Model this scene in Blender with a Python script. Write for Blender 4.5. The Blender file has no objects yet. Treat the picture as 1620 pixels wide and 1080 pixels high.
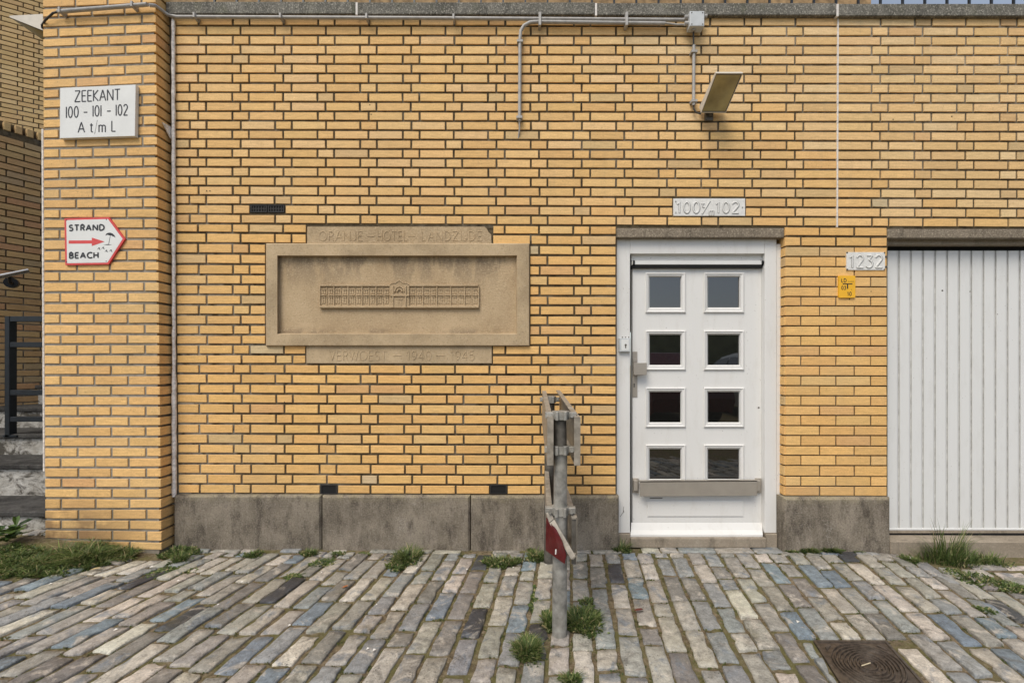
import bpy, math, random
from mathutils import Vector, Matrix, noise
random.seed(7)
rnd = random.random
def U(a, b): return a + (b - a) * rnd()
S = bpy.context.scene
COL = S.collection
# ------------------------------------------------------------------ camera, world, sun, exposure
F, D, H, CX, CY, ROLL = 700.0, 2.85, 1.197, 820.0, 572.0, 0.0040
cam = bpy.data.cameras.new('camera'); camo = bpy.data.objects.new('camera', cam); COL.objects.link(camo)
cam.sensor_width = 36; cam.lens = 36 * F / 1620; cam.shift_x = (810 - CX) / 1620; cam.shift_y = (CY - 540) / 1620
cam.clip_start = 0.05; cam.clip_end = 800
camo.matrix_world = Matrix.Translation((0, -D, H)) @ Matrix.Rotation(math.radians(90), 4, 'X') @ Matrix.Rotation(ROLL, 4, 'Z')
S.camera = camo
SUN_EL, SUN_AZ = 54.0, 30.0          # elevation; degrees the sun stands to the left of straight behind the camera
W = bpy.data.worlds.new('World'); S.world = W; W.use_nodes = True
nt = W.node_tree; nt.nodes.clear()
o = nt.nodes.new('ShaderNodeOutputWorld'); b = nt.nodes.new('ShaderNodeBackground'); sk = nt.nodes.new('ShaderNodeTexSky')
hs = nt.nodes.new('ShaderNodeHueSaturation'); hs.inputs['Saturation'].default_value = 0.60
sk.sky_type = 'NISHITA'; sk.sun_disc = False; sk.sun_elevation = math.radians(SUN_EL); sk.sun_rotation = math.radians(180 + SUN_AZ)
sk.air_density = 1.0; sk.dust_density = 1.5; sk.ozone_density = 1.0
nt.links.new(sk.outputs[0], hs.inputs['Color']); nt.links.new(hs.outputs[0], b.inputs['Color'])
b.inputs['Strength'].default_value = 0.13; nt.links.new(b.outputs[0], o.inputs[0])
sl = bpy.data.lights.new('sun', 'SUN'); sl.energy = 2.1; sl.angle = math.radians(30); sl.color = (1.0, 0.925, 0.80)
so = bpy.data.objects.new('sun', sl); COL.objects.link(so)
sd = Vector((-math.sin(math.radians(SUN_AZ)) * math.cos(math.radians(SUN_EL)), -math.cos(math.radians(SUN_AZ)) * math.cos(math.radians(SUN_EL)), math.sin(math.radians(SUN_EL))))
so.rotation_euler = sd.to_track_quat('Z', 'Y').to_euler(); so.location = sd * 20
S.view_settings.view_transform = 'Standard'; S.view_settings.look = 'None'; S.view_settings.gamma = 1; S.view_settings.exposure = 0.40
S.view_settings.use_curve_mapping = False
S.render.engine = 'CYCLES'

# ------------------------------------------------------------------ helpers
_c, _s = math.cos(ROLL), math.sin(ROLL)
def P(px, py, Z=D):
    "world point seen at photograph pixel (px, py) on the plane at distance Z from the camera"
    dx, dy = px - CX, py - CY
    x = dx * _c + dy * _s; y = -dx * _s + dy * _c
    return Vector((x * Z / F, Z - D, H - y * Z / F))
def PW(off=0.0):
    return lambda px, py, o=0.0: P(px, py, D + off + o)
def PF(px, py, o=0.0):
    "pillar front plane (turned by about three degrees)"
    iz = 1 / 2.787 + (1 / 2.747 - 1 / 2.787) * (px - 68) / 184.0
    return P(px, py, 1 / iz + o)
def ss(t): t = max(0.0, min(1.0, t)); return t * t * (3 - 2 * t)
def gz(X, Y):
    Z = Y + D
    h = 0.085 * ss((-2.15 - X) / 0.9) * ss((Z - 2.05) / 0.7) - 0.035 * ss((X - 2.15) / 0.5)
    return h + 0.006 * noise.noise(Vector((X * 1.3, Y * 1.3, 3)))
class MB:
    def __init__(self): self.v = []; self.f = []; self.c = []; self.fm = []; self.sm = []
    def add(self, vs, fs, col=(1, 1, 1), mi=0, smooth=False):
        n = len(self.v); self.v += [Vector(v) for v in vs]
        if isinstance(col, list): self.c += col
        else: self.c += [col] * len(vs)
        for f in fs: self.f.append([i + n for i in f]); self.fm.append(mi); self.sm.append(smooth)
    def hexa(self, fr, dv, ch=0.0, col=(1, 1, 1), mi=0):
        "fr: front corners bl, br, tr, tl; dv: vector to the back; ch: chamfer of the front edges"
        fr = [Vector(p) for p in fr]; dv = Vector(dv); bk = [p + dv for p in fr]
        if ch <= 0:
            self.add(fr + bk, [(0, 1, 2, 3), (7, 6, 5, 4), (1, 0, 4, 5), (2, 1, 5, 6), (3, 2, 6, 7), (0, 3, 7, 4)], col, mi); return
        c = sum(fr, Vector()) / 4; n = dv.normalized(); mid = [p + n * ch for p in fr]; inn = []
        for i in range(4):
            a = (fr[(i + 1) % 4] - fr[i]).normalized(); e = (fr[(i - 1) % 4] - fr[i]).normalized()
            inn.append(fr[i] + (a + e) * ch)
        self.add(inn + mid + bk, [(0, 1, 2, 3)] + [(4 + i, 4 + (i + 1) % 4, (i + 1) % 4, i) for i in range(4)] +
                 [(8 + i, 8 + (i + 1) % 4, 4 + (i + 1) % 4, 4 + i) for i in range(4)] + [(11, 10, 9, 8)], col, mi)
    def box(self, a, b, ch=0.0, col=(1, 1, 1), mi=0):
        x0, y0, z0 = [min(a[i], b[i]) for i in range(3)]; x1, y1, z1 = [max(a[i], b[i]) for i in range(3)]
        self.hexa([(x0, y0, z0), (x1, y0, z0), (x1, y0, z1), (x0, y0, z1)], (0, y1 - y0, 0), ch, col, mi)
    def rect(self, x0, y0, x1, y1, off, dep, ch=0.0, pf=None, col=(1, 1, 1), mi=0):
        "slab whose front face covers the pixel rectangle on the plane at 'off', dep metres thick"
        pf = pf or PW()
        self.hexa([pf(x0, y1, off), pf(x1, y1, off), pf(x1, y0, off), pf(x0, y0, off)], (0, dep, 0), ch, col, mi)
    def rings(self, rs, cap=True, pf=None, col=(1, 1, 1), mi=0):
        "rectangular rings (x0, y0, x1, y1, off) joined one to the next; the last one closed"
        pf = pf or PW(); n = len(self.v); vs = []; fs = []
        for (x0, y0, x1, y1, of) in rs: vs += [pf(x0, y1, of), pf(x1, y1, of), pf(x1, y0, of), pf(x0, y0, of)]
        for k in range(len(rs) - 1):
            for i in range(4):
                j = (i + 1) % 4; fs.append((4 * k + i, 4 * k + j, 4 * k + 4 + j, 4 * k + 4 + i))
        if cap: e = 4 * (len(rs) - 1); fs.append((e, e + 1, e + 2, e + 3))
        self.add(vs, fs, col, mi)
    def tube(self, pts, r, n=10, col=(1, 1, 1), mi=0, caps=True):
        pts = [Vector(p) for p in pts]; rr = r if isinstance(r, list) else [r] * len(pts)
        vs = []; prev = None
        for i, p in enumerate(pts):
            d = (pts[min(i + 1, len(pts) - 1)] - pts[max(i - 1, 0)]).normalized()
            if prev is None:
                a = Vector((0, 0, 1)) if abs(d.z) < .9 else Vector((1, 0, 0)); u = d.cross(a).normalized()
            else: u = (prev - d * prev.dot(d)).normalized()
            prev = u; w = d.cross(u)
            for k in range(n):
                t = 2 * math.pi * k / n; vs.append(p + (u * math.cos(t) + w * math.sin(t)) * rr[i])
        fs = [(i * n + k, i * n + (k + 1) % n, (i + 1) * n + (k + 1) % n, (i + 1) * n + k) for i in range(len(pts) - 1) for k in range(n)]
        self.add(vs, fs, col, mi, True)
        if caps:
            self.add(vs[:n], [tuple(range(n - 1, -1, -1))], col, mi); self.add(vs[-n:], [tuple(range(n))], col, mi)
    def prism(self, pts, dv, col=(1, 1, 1), mi=0):
        n = len(pts); pts = [Vector(p) for p in pts]; dv = Vector(dv)
        self.add(pts + [p + dv for p in pts], [tuple(range(n)), tuple(range(2 * n - 1, n - 1, -1))] +
                 [((i + 1) % n, i, n + i, n + (i + 1) % n) for i in range(n)], col, mi)
    def build(self, name, mats, parent=None, label=None, cat=None, group=None, kind=None, origin=None):
        if not isinstance(mats, (list, tuple)): mats = [mats]
        if origin is None:
            xs = [[v[i] for v in self.v] for i in range(3)]
            origin = Vector(((min(xs[0]) + max(xs[0])) / 2, (min(xs[1]) + max(xs[1])) / 2, min(xs[2])))
        me = bpy.data.meshes.new(name); me.from_pydata([v - origin for v in self.v], [], self.f)
        for m in mats: me.materials.append(m)
        me.polygons.foreach_set('material_index', self.fm); me.polygons.foreach_set('use_smooth', self.sm)
        at = me.color_attributes.new('tone', 'FLOAT_COLOR', 'POINT')
        at.data.foreach_set('color', [x for c in self.c for x in (c[0], c[1], c[2], 1.0)])
        me.update(); ob = bpy.data.objects.new(name, me); COL.objects.link(ob)
        ob.location = origin - (wpos[parent.name] if parent else Vector()); wpos[ob.name] = origin.copy()
        if parent: ob.parent = parent
        tag(ob, label, cat, group, kind); return ob
wpos = {}
def tag(ob, label=None, cat=None, group=None, kind=None):
    for k, v in (('label', label), ('category', cat), ('group', group), ('kind', kind)):
        if v: ob[k] = v
def thing(name, label, cat, loc, group=None, kind=None):
    e = bpy.data.objects.new(name, None); COL.objects.link(e); e.location = loc; e.empty_display_size = .1
    wpos[e.name] = Vector(loc); tag(e, label, cat, group, kind); return e
# ------------------------------------------------------------------ materials
class N:
    def __init__(s, name):
        s.m = bpy.data.materials.new(name); s.m.use_nodes = True; s.t = s.m.node_tree; s.t.nodes.clear()
        s.out = s.t.nodes.new('ShaderNodeOutputMaterial'); s.b = s.t.nodes.new('ShaderNodeBsdfPrincipled'); s.l(s.b.outputs[0], s.out.inputs[0])
        s.g = s.t.nodes.new('ShaderNodeNewGeometry').outputs['Position']
    def l(s, a, b): s.t.links.new(a, b)
    def set(s, inp, v):
        if hasattr(v, 'is_output') or isinstance(v, bpy.types.NodeSocket): s.l(v, inp)
        else: inp.default_value = v if not isinstance(v, tuple) or len(v) != 3 or inp.type != 'RGBA' else (*v, 1)
    def map(s, sc, loc=(0, 0, 0), rot=(0, 0, 0)):
        n = s.t.nodes.new('ShaderNodeMapping'); s.l(s.g, n.inputs[0]); n.inputs['Scale'].default_value = sc; n.inputs['Location'].default_value = loc; n.inputs['Rotation'].default_value = rot; return n.outputs[0]
    def noise(s, scale, det=4, rough=.55, vec=None, dist=0):
        n = s.t.nodes.new('ShaderNodeTexNoise'); s.l(vec or s.g, n.inputs['Vector']); n.inputs['Scale'].default_value = scale; n.inputs['Detail'].default_value = det
        n.inputs['Roughness'].default_value = rough; n.inputs['Distortion'].default_value = dist; return n.outputs['Fac']
    def voro(s, scale, feat='F1', vec=None):
        n = s.t.nodes.new('ShaderNodeTexVoronoi'); s.l(vec or s.g, n.inputs['Vector']); n.inputs['Scale'].default_value = scale; n.feature = feat; return n.outputs['Distance']
    def ramp(s, f, a, b, lo=0.0, hi=1.0):
        n = s.t.nodes.new('ShaderNodeMapRange'); s.l(f, n.inputs[0]); n.inputs[1].default_value = a; n.inputs[2].default_value = b; n.inputs[3].default_value = lo; n.inputs[4].default_value = hi; return n.outputs[0]
    def mix(s, f, a, b, mode='MIX'):
        n = s.t.nodes.new('ShaderNodeMix'); n.data_type = 'RGBA'; n.blend_type = mode
        s.set(n.inputs[0], f); s.set(n.inputs[6], a); s.set(n.inputs[7], b); return n.outputs[2]
    def math(s, op, a, b=0.0):
        n = s.t.nodes.new('ShaderNodeMath'); n.operation = op; s.set(n.inputs[0], a); s.set(n.inputs[1], b); return n.outputs[0]
    def tone(s):
        n = s.t.nodes.new('ShaderNodeAttribute'); n.attribute_name = 'tone'; return n.outputs['Color']
    def xyz(s):
        n = s.t.nodes.new('ShaderNodeSeparateXYZ'); s.l(s.g, n.inputs[0]); return n.outputs
    def bump(s, h, st, dist=.002):
        n = s.t.nodes.new('ShaderNodeBump'); s.l(h, n.inputs['Height']); n.inputs['Strength'].default_value = st; n.inputs['Distance'].default_value = dist; s.l(n.outputs[0], s.b.inputs['Normal'])
    def fin(s, col, rough=.8, metal=0.0, spec=.5):
        s.set(s.b.inputs['Base Color'], col); s.set(s.b.inputs['Roughness'], rough); s.b.inputs['Metallic'].default_value = metal
        s.b.inputs['Specular IOR Level'].default_value = spec; return s.m
def g3(v): return (v, v, v)
def plain(name, col, rough=.6, var=.08, scale=12, bump=.0, metal=0.0, dirt=0.0, dirtcol=(.12, .10, .07), tone=False, spec=.5, bscale=250):
    n = N(name); f = n.ramp(n.noise(scale, 5), .3, .7)
    c = n.mix(f, tuple(x * (1 - var * 1.6) for x in col), tuple(min(1, x * (1 + var * 1.6)) for x in col))
    if tone: c = n.mix(1.0, c, n.tone(), 'MULTIPLY')
    if dirt > 0: c = n.mix(n.ramp(n.noise(5, 7, .7), .5, .8, 0, dirt), c, dirtcol)
    if bump: n.bump(n.noise(bscale, 3), bump)
    return n.fin(c, n.ramp(n.noise(30, 4), .2, .8, rough - .08, rough + .08), metal, spec)

def mat_brick():
    n = N('yellow_brick'); t = n.tone()
    streak = n.noise(14, 5, .6, n.map((1, 1, 6)))
    c = n.mix(.10, t, (.60, .50, .36)); c = n.mix(1.0, c, n.mix(n.ramp(streak, .3, .7), g3(.84), g3(1.12)), 'MULTIPLY')
    c = n.mix(1.0, c, n.mix(n.ramp(n.noise(90, 3, .6, n.map((1, 1, 1.6), (2, 8, 2))), .3, .7), g3(.90), g3(1.10)), 'MULTIPLY')
    fl = n.noise(34, 4, .6, n.map((.5, 1, 1.5), (3, 1, 2)))
    c = n.mix(n.ramp(fl, .56, .74, 0, .35), c, (.64, .385, .15))
    c = n.mix(n.ramp(n.noise(1.6, 5, .6), .50, .70, 0, .28), c, (.50, .36, .19))
    c = n.mix(n.ramp(n.noise(110, 2), .66, .74, 0, .6), c, (.20, .13, .06))
    c = n.mix(n.math('MULTIPLY', n.ramp(n.noise(4, 6, .7, n.map((3, 3, .45), (2, 2, 2))), .56, .72, 0, .30), n.ramp(n.xyz()[2], 1.2, 3.4, .3, 1)), c, (.34, .25, .15))
    # splash dirt low on the wall
    z = n.xyz()[2]; m = n.math('MULTIPLY', n.ramp(z, .14, .36, 1, 0), n.ramp(n.noise(7, 4), .30, .5))
    m = n.math('MULTIPLY', m, n.ramp(n.xyz()[0], -2.7, -2.3, .85, .15))
    c = n.mix(m, c, (.22, .13, .065))
    n.bump(n.math('ADD', n.noise(420, 3), n.math('MULTIPLY', n.noise(70, 3), 1.6)), .35, .0015)
    return n.fin(c, .82, 0, .3)
def mat_mortar(name, a, b, lightc, dark=.8):
    n = N(name); c = n.mix(n.ramp(n.noise(40, 5, .7), .3, .7), a, b)
    X_, _, Z_ = n.xyz()
    reg = n.math('MAXIMUM', n.math('MULTIPLY', n.ramp(X_, -2.1, -1.5, 1, 0), n.ramp(Z_, 2.0, 1.6, 0, 1)), n.math('MULTIPLY', n.ramp(X_, 1.2, 2.3, 0, 1), n.ramp(Z_, 2.6, 3.1, 0, 1))) if dark > .5 else 1.0
    pn = n.math('ADD', n.ramp(n.noise(2.2, 6, .7), .52, .64, 0, .5), n.math('MULTIPLY', reg, n.ramp(n.noise(5, 6, .7, n.map((1, 1, 1), (3, 3, 3))), .4, .56, .1, .9)))
    c = n.mix(pn, c, lightc)
    c = n.mix(n.ramp(n.noise(11, 5, .65, n.map((1, 1, 1), (4, 4, 4))), .53, .64, 0, dark), c, (.028, .021, .014))
    n.bump(n.noise(350, 3), .8, .003); return n.fin(c, .95, 0, .2)
def mat_concrete(name, a, b, speck=.5, streaks=True, light=(.36, .32, .27), bumps=.6, green=0.0):
    n = N(name); c = n.mix(n.ramp(n.noise(3.2, 7, .68), .3, .7), a, b)
    if streaks:
        c = n.mix(n.ramp(n.noise(5, 5, .6, n.map((3.2, 3, .7))), .52, .75, 0, .55), c, light)
        c = n.mix(n.ramp(n.noise(6, 5, .6, n.map((2.6, 3, .8), (5, 2, 1))), .52, .72, 0, .65), c, tuple(x * .42 for x in a))
    sp = n.noise(105, 4, .75); c = n.mix(n.ramp(sp, .54, .66, 0, speck), c, tuple(min(1, x * 1.7) for x in light)); c = n.mix(n.ramp(sp, .34, .46, speck, 0), c, tuple(x * .42 for x in a))
    if green: c = n.mix(n.ramp(n.noise(11, 5), .55, .72, 0, green), c, (.09, .10, .035))
    n.bump(n.math('ADD', n.noise(260, 4, .6), n.noise(40, 4)), bumps, .003); return n.fin(c, .93, 0, .25)
def mat_steps():
    n = N('worn_riser_render'); c = n.mix(n.ramp(n.noise(9, 6, .7), .35, .65), (.34, .32, .28), (.56, .54, .50))
    c = n.mix(n.ramp(n.noise(7, 7, .75, n.map((1, 1, 1.6), (4, 2, 7)), .6), .47, .58, 0, .9), c, (.045, .038, .028)); c = n.mix(n.ramp(n.noise(30, 5, .7), .56, .66, 0, .5), c, (.16, .13, .09))
    n.bump(n.noise(40, 6, .7), 1.0, .01); return n.fin(c, .9, 0, .2)
def mat_plinth():
    n = N('plinth_concrete'); c = n.mix(n.ramp(n.noise(4, 7, .7), .34, .64), (.125, .105, .08), (.285, .245, .19))
    z = n.xyz()[2]
    c = n.mix(n.math('MULTIPLY', n.ramp(n.noise(5, 6, .65, n.map((3.4, 3, .8))), .48, .66, 0, .8), n.ramp(z, .0, .34, 1, .25)), c, (.34, .29, .235))
    c = n.mix(n.ramp(n.noise(6, 6, .65, n.map((2.4, 3, .9), (5, 2, 1))), .50, .66, 0, .7), c, (.055, .045, .036))
    c = n.mix(n.math('MULTIPLY', n.ramp(z, .29, .335, 0, 1), n.ramp(n.noise(14, 5, .7), .4, .6, .0, .9)), c, (.30, .26, .17))
    sc = n.ramp(n.math('ABSOLUTE', n.math('SUBTRACT', n.noise(5, 5, .7, n.map((1, 1, 1.4), (8, 1, 3)), 1.2), .5)), 0, .006, 1, 0)
    c = n.mix(n.math('MULTIPLY', sc, n.ramp(n.noise(3.4, 3, .5, n.map((1, 1, 1), (2, 2, 9))), .56, .62, 0, .85)), c, (.50, .46, .41))
    sp = n.noise(105, 4, .75); c = n.mix(n.ramp(sp, .53, .66, 0, .55), c, (.38, .33, .27)); c = n.mix(n.ramp(sp, .34, .46, .55, 0), c, (.045, .037, .03))
    n.bump(n.math('ADD', n.noise(240, 4, .6), n.noise(30, 5, .7)), .9, .004); return n.fin(c, .93, 0, .22)
def mat_cobble():
    n = N('cobble_stone'); t = n.tone()
    p1 = n.noise(7.5, 5, .65, None, .8); c = n.mix(n.ramp(p1, .56, .66, 0, .7), t, (.16, .19, .225))
    p2 = n.noise(8.5, 6, .7, n.map((1, 1, 1), (7, 3, 1)), 1.0); c = n.mix(n.ramp(p2, .54, .64, 0, .7), c, (.56, .50, .42))
    p3 = n.noise(6.5, 6, .7, n.map((1, 1, 1), (2, 13, 5)), 1.0); c = n.mix(n.ramp(p3, .56, .66, 0, .6), c, (.12, .11, .095))
    c = n.mix(1.0, c, n.mix(n.ramp(n.noise(24, 8, .75), .32, .68), g3(.60), g3(1.22)), 'MULTIPLY')
    c = n.mix(1.0, c, n.mix(n.ramp(n.noise(150, 3, .7), .3, .7), g3(.75), g3(1.2)), 'MULTIPLY')
    pit = n.math('MULTIPLY', n.ramp(n.voro(70), .10, .24, 1, 0), n.ramp(n.noise(7, 3, .5, n.map((1, 1, 1), (9, 9, 2))), .48, .58))
    c = n.mix(n.math('MULTIPLY', pit, .75), c, (.055, .045, .035))
    cr = n.noise(9, 8, .75, n.map((1, 1, 1), (2, 9, 1)), 1.6); cr2 = n.ramp(n.math('ABSOLUTE', n.math('SUBTRACT', cr, .5)), .0, .010, 1, 0)
    cr3 = n.math('MULTIPLY', cr2, n.ramp(n.noise(4, 3, .5, n.map((1, 1, 1), (4, 1, 2))), .45, .6)); c = n.mix(n.math('MULTIPLY', cr3, .7), c, (.045, .038, .028))
    c = n.mix(n.ramp(n.noise(4.0, 6, .7, n.map((1, 1, 1), (1, 5, 8))), .57, .72, 0, .5), c, (.16, .135, .07))
    h = n.math('ADD', n.math('MULTIPLY', n.noise(26, 6, .7), 2.6), n.math('SUBTRACT', n.noise(120, 4, .7), n.math('ADD', pit, n.math('MULTIPLY', cr3, .6))))
    n.bump(h, .62, .005); return n.fin(c, n.ramp(n.noise(25, 4), .3, .7, .42, .8), 0, .5)
def mat_soil():
    n = N('joint_soil_and_moss'); c = n.mix(n.ramp(n.noise(40, 6, .7), .38, .62), (.10, .075, .045), (.26, .205, .13))
    c = n.mix(n.ramp(n.noise(7, 6, .7), .44, .60, 0, .85), c, (.13, .125, .045)); c = n.mix(n.ramp(n.noise(140, 2), .62, .7, 0, .6), c, (.33, .28, .22))
    n.bump(n.noise(120, 5, .7), 1.0, .01); return n.fin(c, .97, 0, .15)
def mat_paint(name, col, dirtc=(.25, .22, .17), amt=.35, rough=.42):
    n = N(name); c = n.mix(n.noise(2.5, 5), tuple(x * .96 for x in col), col)
    c = n.mix(n.ramp(n.noise(6, 6, .7, n.map((2.2, 2, .6))), .52, .78, 0, amt * .5), c, dirtc)
    c = n.mix(n.ramp(n.noise(75, 3), .70, .745, 0, amt), c, (.12, .09, .06))
    n.bump(n.math('ADD', n.noise(90, 3), n.math('MULTIPLY', n.noise(12, 3, .5, n.map((3, 3, .5))), 2)), .12, .0015); return n.fin(c, rough, 0, .4)
def mat_leaf():
    n = N('grass_blade'); c = n.mix(1.0, n.tone(), n.mix(n.noise(60, 3), g3(.7), g3(1.35)), 'MULTIPLY'); m = n.fin(c, .55, 0, .35)
    tr = n.t.nodes.new('ShaderNodeBsdfTranslucent'); n.l(c, tr.inputs[0]); mx = n.t.nodes.new('ShaderNodeMixShader'); mx.inputs[0].default_value = .3
    n.l(n.b.outputs[0], mx.inputs[1]); n.l(tr.outputs[0], mx.inputs[2]); n.l(mx.outputs[0], n.out.inputs[0]); return m
BR = mat_brick()
MORT = mat_mortar('dark_mortar', (.075, .054, .030), (.125, .098, .060), (.31, .275, .22))
MORT2 = mat_mortar('grey_mortar', (.16, .138, .10), (.24, .21, .165), (.30, .27, .225), .35)
CONC = mat_plinth()
COPE = mat_concrete('coping_concrete', (.10, .095, .08), (.19, .18, .155), .75, True, (.30, .28, .24), .9, .25)
PLAQ = mat_concrete('plaque_stone', (.36, .27, .175), (.43, .325, .215), .35, False, (.40, .33, .25), .7)
SILL = mat_concrete('sill_concrete', (.24, .20, .15), (.32, .27, .21), .25, True, (.36, .31, .25), .4)
LINT = mat_concrete('lintel_concrete', (.17, .14, .105), (.26, .215, .16), .6, True, (.33, .28, .21), .8)
STEPW = mat_steps()
STEPD = mat_concrete('dark_tread_slab', (.018, .017, .016), (.075, .072, .068), .25, True, (.14, .135, .125), .9)
COB = mat_cobble(); SOIL = mat_soil(); LEAF = mat_leaf()
WHITE = mat_paint('white_door_paint', (.70, .69, .665), (.40, .36, .29), .5)
WHITE2 = mat_paint('garage_door_paint', (.69, .69, .675), (.38, .36, .31), .4, .5)
STEEL = plain('brushed_steel', (.40, .36, .305), .42, .05, 9, .0, .45)
GALV = plain('galvanised_steel', (.30, .29, .262), .55, .28, 22, .2, .3, .5)
GALVD = plain('weathered_steel', (.11, .10, .085), .6, .25, 30, .25, .3, .5)
BOARD = plain('aluminium_board_profile', (.31, .275, .225), .5, .2, 30, .15, .2, .5)
PIPE = plain('grey_conduit', (.36, .345, .325), .5, .12, 30, .0, 0, .3)
PIPED = plain('dark_cable', (.03, .028, .025), .6)
BOXG = plain('grey_plastic_box', (.50, .52, .53), .5, .06, 20)
BLACK = plain('black_painted_steel', (.009, .013, .018), .4, .2, 30)
DARK = plain('dark_void', (.006, .006, .006), .9, .1, 30)
GRIL = plain('vent_black', (.018, .017, .016), .7, .2, 60)
SIGNW = plain('sign_white_enamel', (.69, .69, .665), .35, .03, 8, .0, 0, .12, (.45, .42, .35))
INK = plain('sign_black_ink', (.015, .015, .018), .5, .1)
GREY = plain('worn_ink_and_digit_shade', (.30, .30, .29), .6, .5, 220)  # worn ink, also the painted shadow under raised digits
PLATE = plain('number_plate_white', (.68, .67, .64), .45, .06, 60, .0, 0, .3, (.35, .31, .25))
RED = plain('sign_red', (.62, .06, .055), .4, .06)
REDR = plain('red_reflector', (.075, .002, .003), .35, .15, 60, .3, 0, .12, (.45, .35, .3))
YEL = plain('yellow_marker_plate', (.80, .43, .02), .4, .05)
LAMPW = plain('lamp_housing_cream', (.60, .55, .47), .5, .06, 20, 0, 0, .35)
LAMPG = plain('lamp_glass_dusty', (.38, .305, .13), .42, .2, 9, .04, 0, .45, (.46, .42, .29))
CAULK = plain('sealant_strip', (.72, .68, .64), .8, .2, 60, .5)
CAULKW = plain('white_sealant', (.66, .62, .58), .8, .12, 60, .4)
GLASS = N('window_glass'); GLASS.bump(GLASS.noise(3, 2), .03, .002); GLASS.b.inputs['IOR'].default_value = 1.62; GLASS = GLASS.fin((.008, .008, .0075), .02, 0, 1.0)
GROOVE = plain('garage_groove_shade', (.50, .495, .475), .6, .15, 20)  # darker than the slats: groove shading put into the colour
RUST = plain('cast_iron_cover', (.075, .058, .045), .45, .35, 60, .4, .3, .6, (.17, .14, .105))
CHROME = plain('polished_handrail', (.62, .60, .56), .22, .04, 20, 0, .9)
# ------------------------------------------------------------------ ground
def ground():
    m = MB(); xs = [-120, -40, -14, -7] + [-6.5 + i * .1 for i in range(131)] + [7, 14, 40, 120]
    ys = [-150, -60, -25, -12, -7] + [-4.6 + i * .1 for i in range(47)] + [.5, 2, 9, 40, 150]
    vs = [Vector((x, y, gz(max(-6, min(6, x)), max(-4, min(.2, y))) - .0095 + (.005 * noise.noise(Vector((x * 9, y * 9, 0))) if abs(x) < 6.4 and y > -4.6 else 0))) for y in ys for x in xs]
    w = len(xs); m.add(vs, [(j * w + i, j * w + i + 1, (j + 1) * w + i + 1, (j + 1) * w + i) for j in range(len(ys) - 1) for i in range(w - 1)], smooth=True)
    return m.build('ground', SOIL, kind='structure', origin=Vector((0, 0, 0)))
ground()
CT = [((.335, .315, .275), 8), ((.42, .385, .325), 6), ((.56, .51, .43), 4), ((.275, .28, .27), 6), ((.20, .24, .27), 2.8), ((.055, .055, .058), 1.6), ((.33, .31, .265), 4), ((.225, .21, .185), 4)]
def tone_pick(tab, j=.12):
    t = U(0, sum(w for _, w in tab)); c = tab[0][0]
    for c, w in tab:
        t -= w
        if t <= 0: break
    k = U(1 - j, 1 + j); return tuple(x * k * U(1 - j * .25, 1 + j * .25) for x in c)
def stone(m, quad, col, lift=0.0, wob=.0062, n=(7, 3)):
    "cobble: quad of XY corners (near-left, near-right, far-right, far-left)"
    q = [Vector((p[0], p[1])) for p in quad]; per = []
    for e in range(4):
        a, b2 = q[e], q[(e + 1) % 4]; k = n[1] if e % 2 == 0 else n[0]
        for i in range(k):
            t = (i + (.10 if i == 0 else 0)) / k; per.append(a.lerp(b2, t))
        per.append(a.lerp(b2, 1 - .09 / k))
    c = sum(q, Vector((0, 0))) / 4; sd = U(0, 99); L = len(per); out = []; chip = int(U(0, 26))
    for i, p in enumerate(per):
        d = (p - c); dn = d.normalized(); r = noise.noise(Vector((p.x * 20, p.y * 20, sd))) * wob * 1.7 + noise.noise(Vector((p.x * 75, p.y * 75, sd))) * wob * .7 - (.012 if chip == i // 2 else 0)
        out.append(p + dn * r)
    tx, ty = U(-.02, .02), U(-.02, .02)
    def zz(p, dz): return gz(p.x, p.y) + dz + lift + (p.x - c.x) * tx + (p.y - c.y) * ty + .0035 * noise.noise(Vector((p.x * 22, p.y * 22, sd)))
    rings = [(1.0, -.045, 0), (1.0, -.0042, 0), (.93, -.0004, .0), (.62, .0006, 0)]
    vs = []
    for (s_, dz, _) in rings:
        for p in out:
            d = p - c; q2 = c + d * s_ if s_ < .9 else (p - d.normalized() * (.003 if s_ < 1 else 0)); vs.append((q2.x, q2.y, zz(q2, dz)))
    vs.append((c.x, c.y, zz(c, .002)))
    fs = []
    for k in range(3):
        for i in range(L): j = (i + 1) % L; fs.append((k * L + i, k * L + j, (k + 1) * L + j, (k + 1) * L + i))
    for i in range(L): fs.append((3 * L + i, 3 * L + (i + 1) % L, 4 * L))
    m.add(vs, fs, col, 0, True)
pave = thing('pavement', None, None, (0, -1, 0), kind='structure')
P0, PITCH = 0.0, .0985
def kdir(u): return .12 + .034 * u * u
def XY(u, Z): return (u + kdir(max(-3.2, min(3.2, u))) * (Z - 2.0), Z - D)
stones = []
MH = [P(1292, 1012, 1.905), P(1404, 1013, 1.905)]
mhx0, mhx1, mhz0, mhz1 = 1.235, 1.56, 1.60, 1.915
def mh_shift(Z): return .27 * (Z - 1.76)
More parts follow.
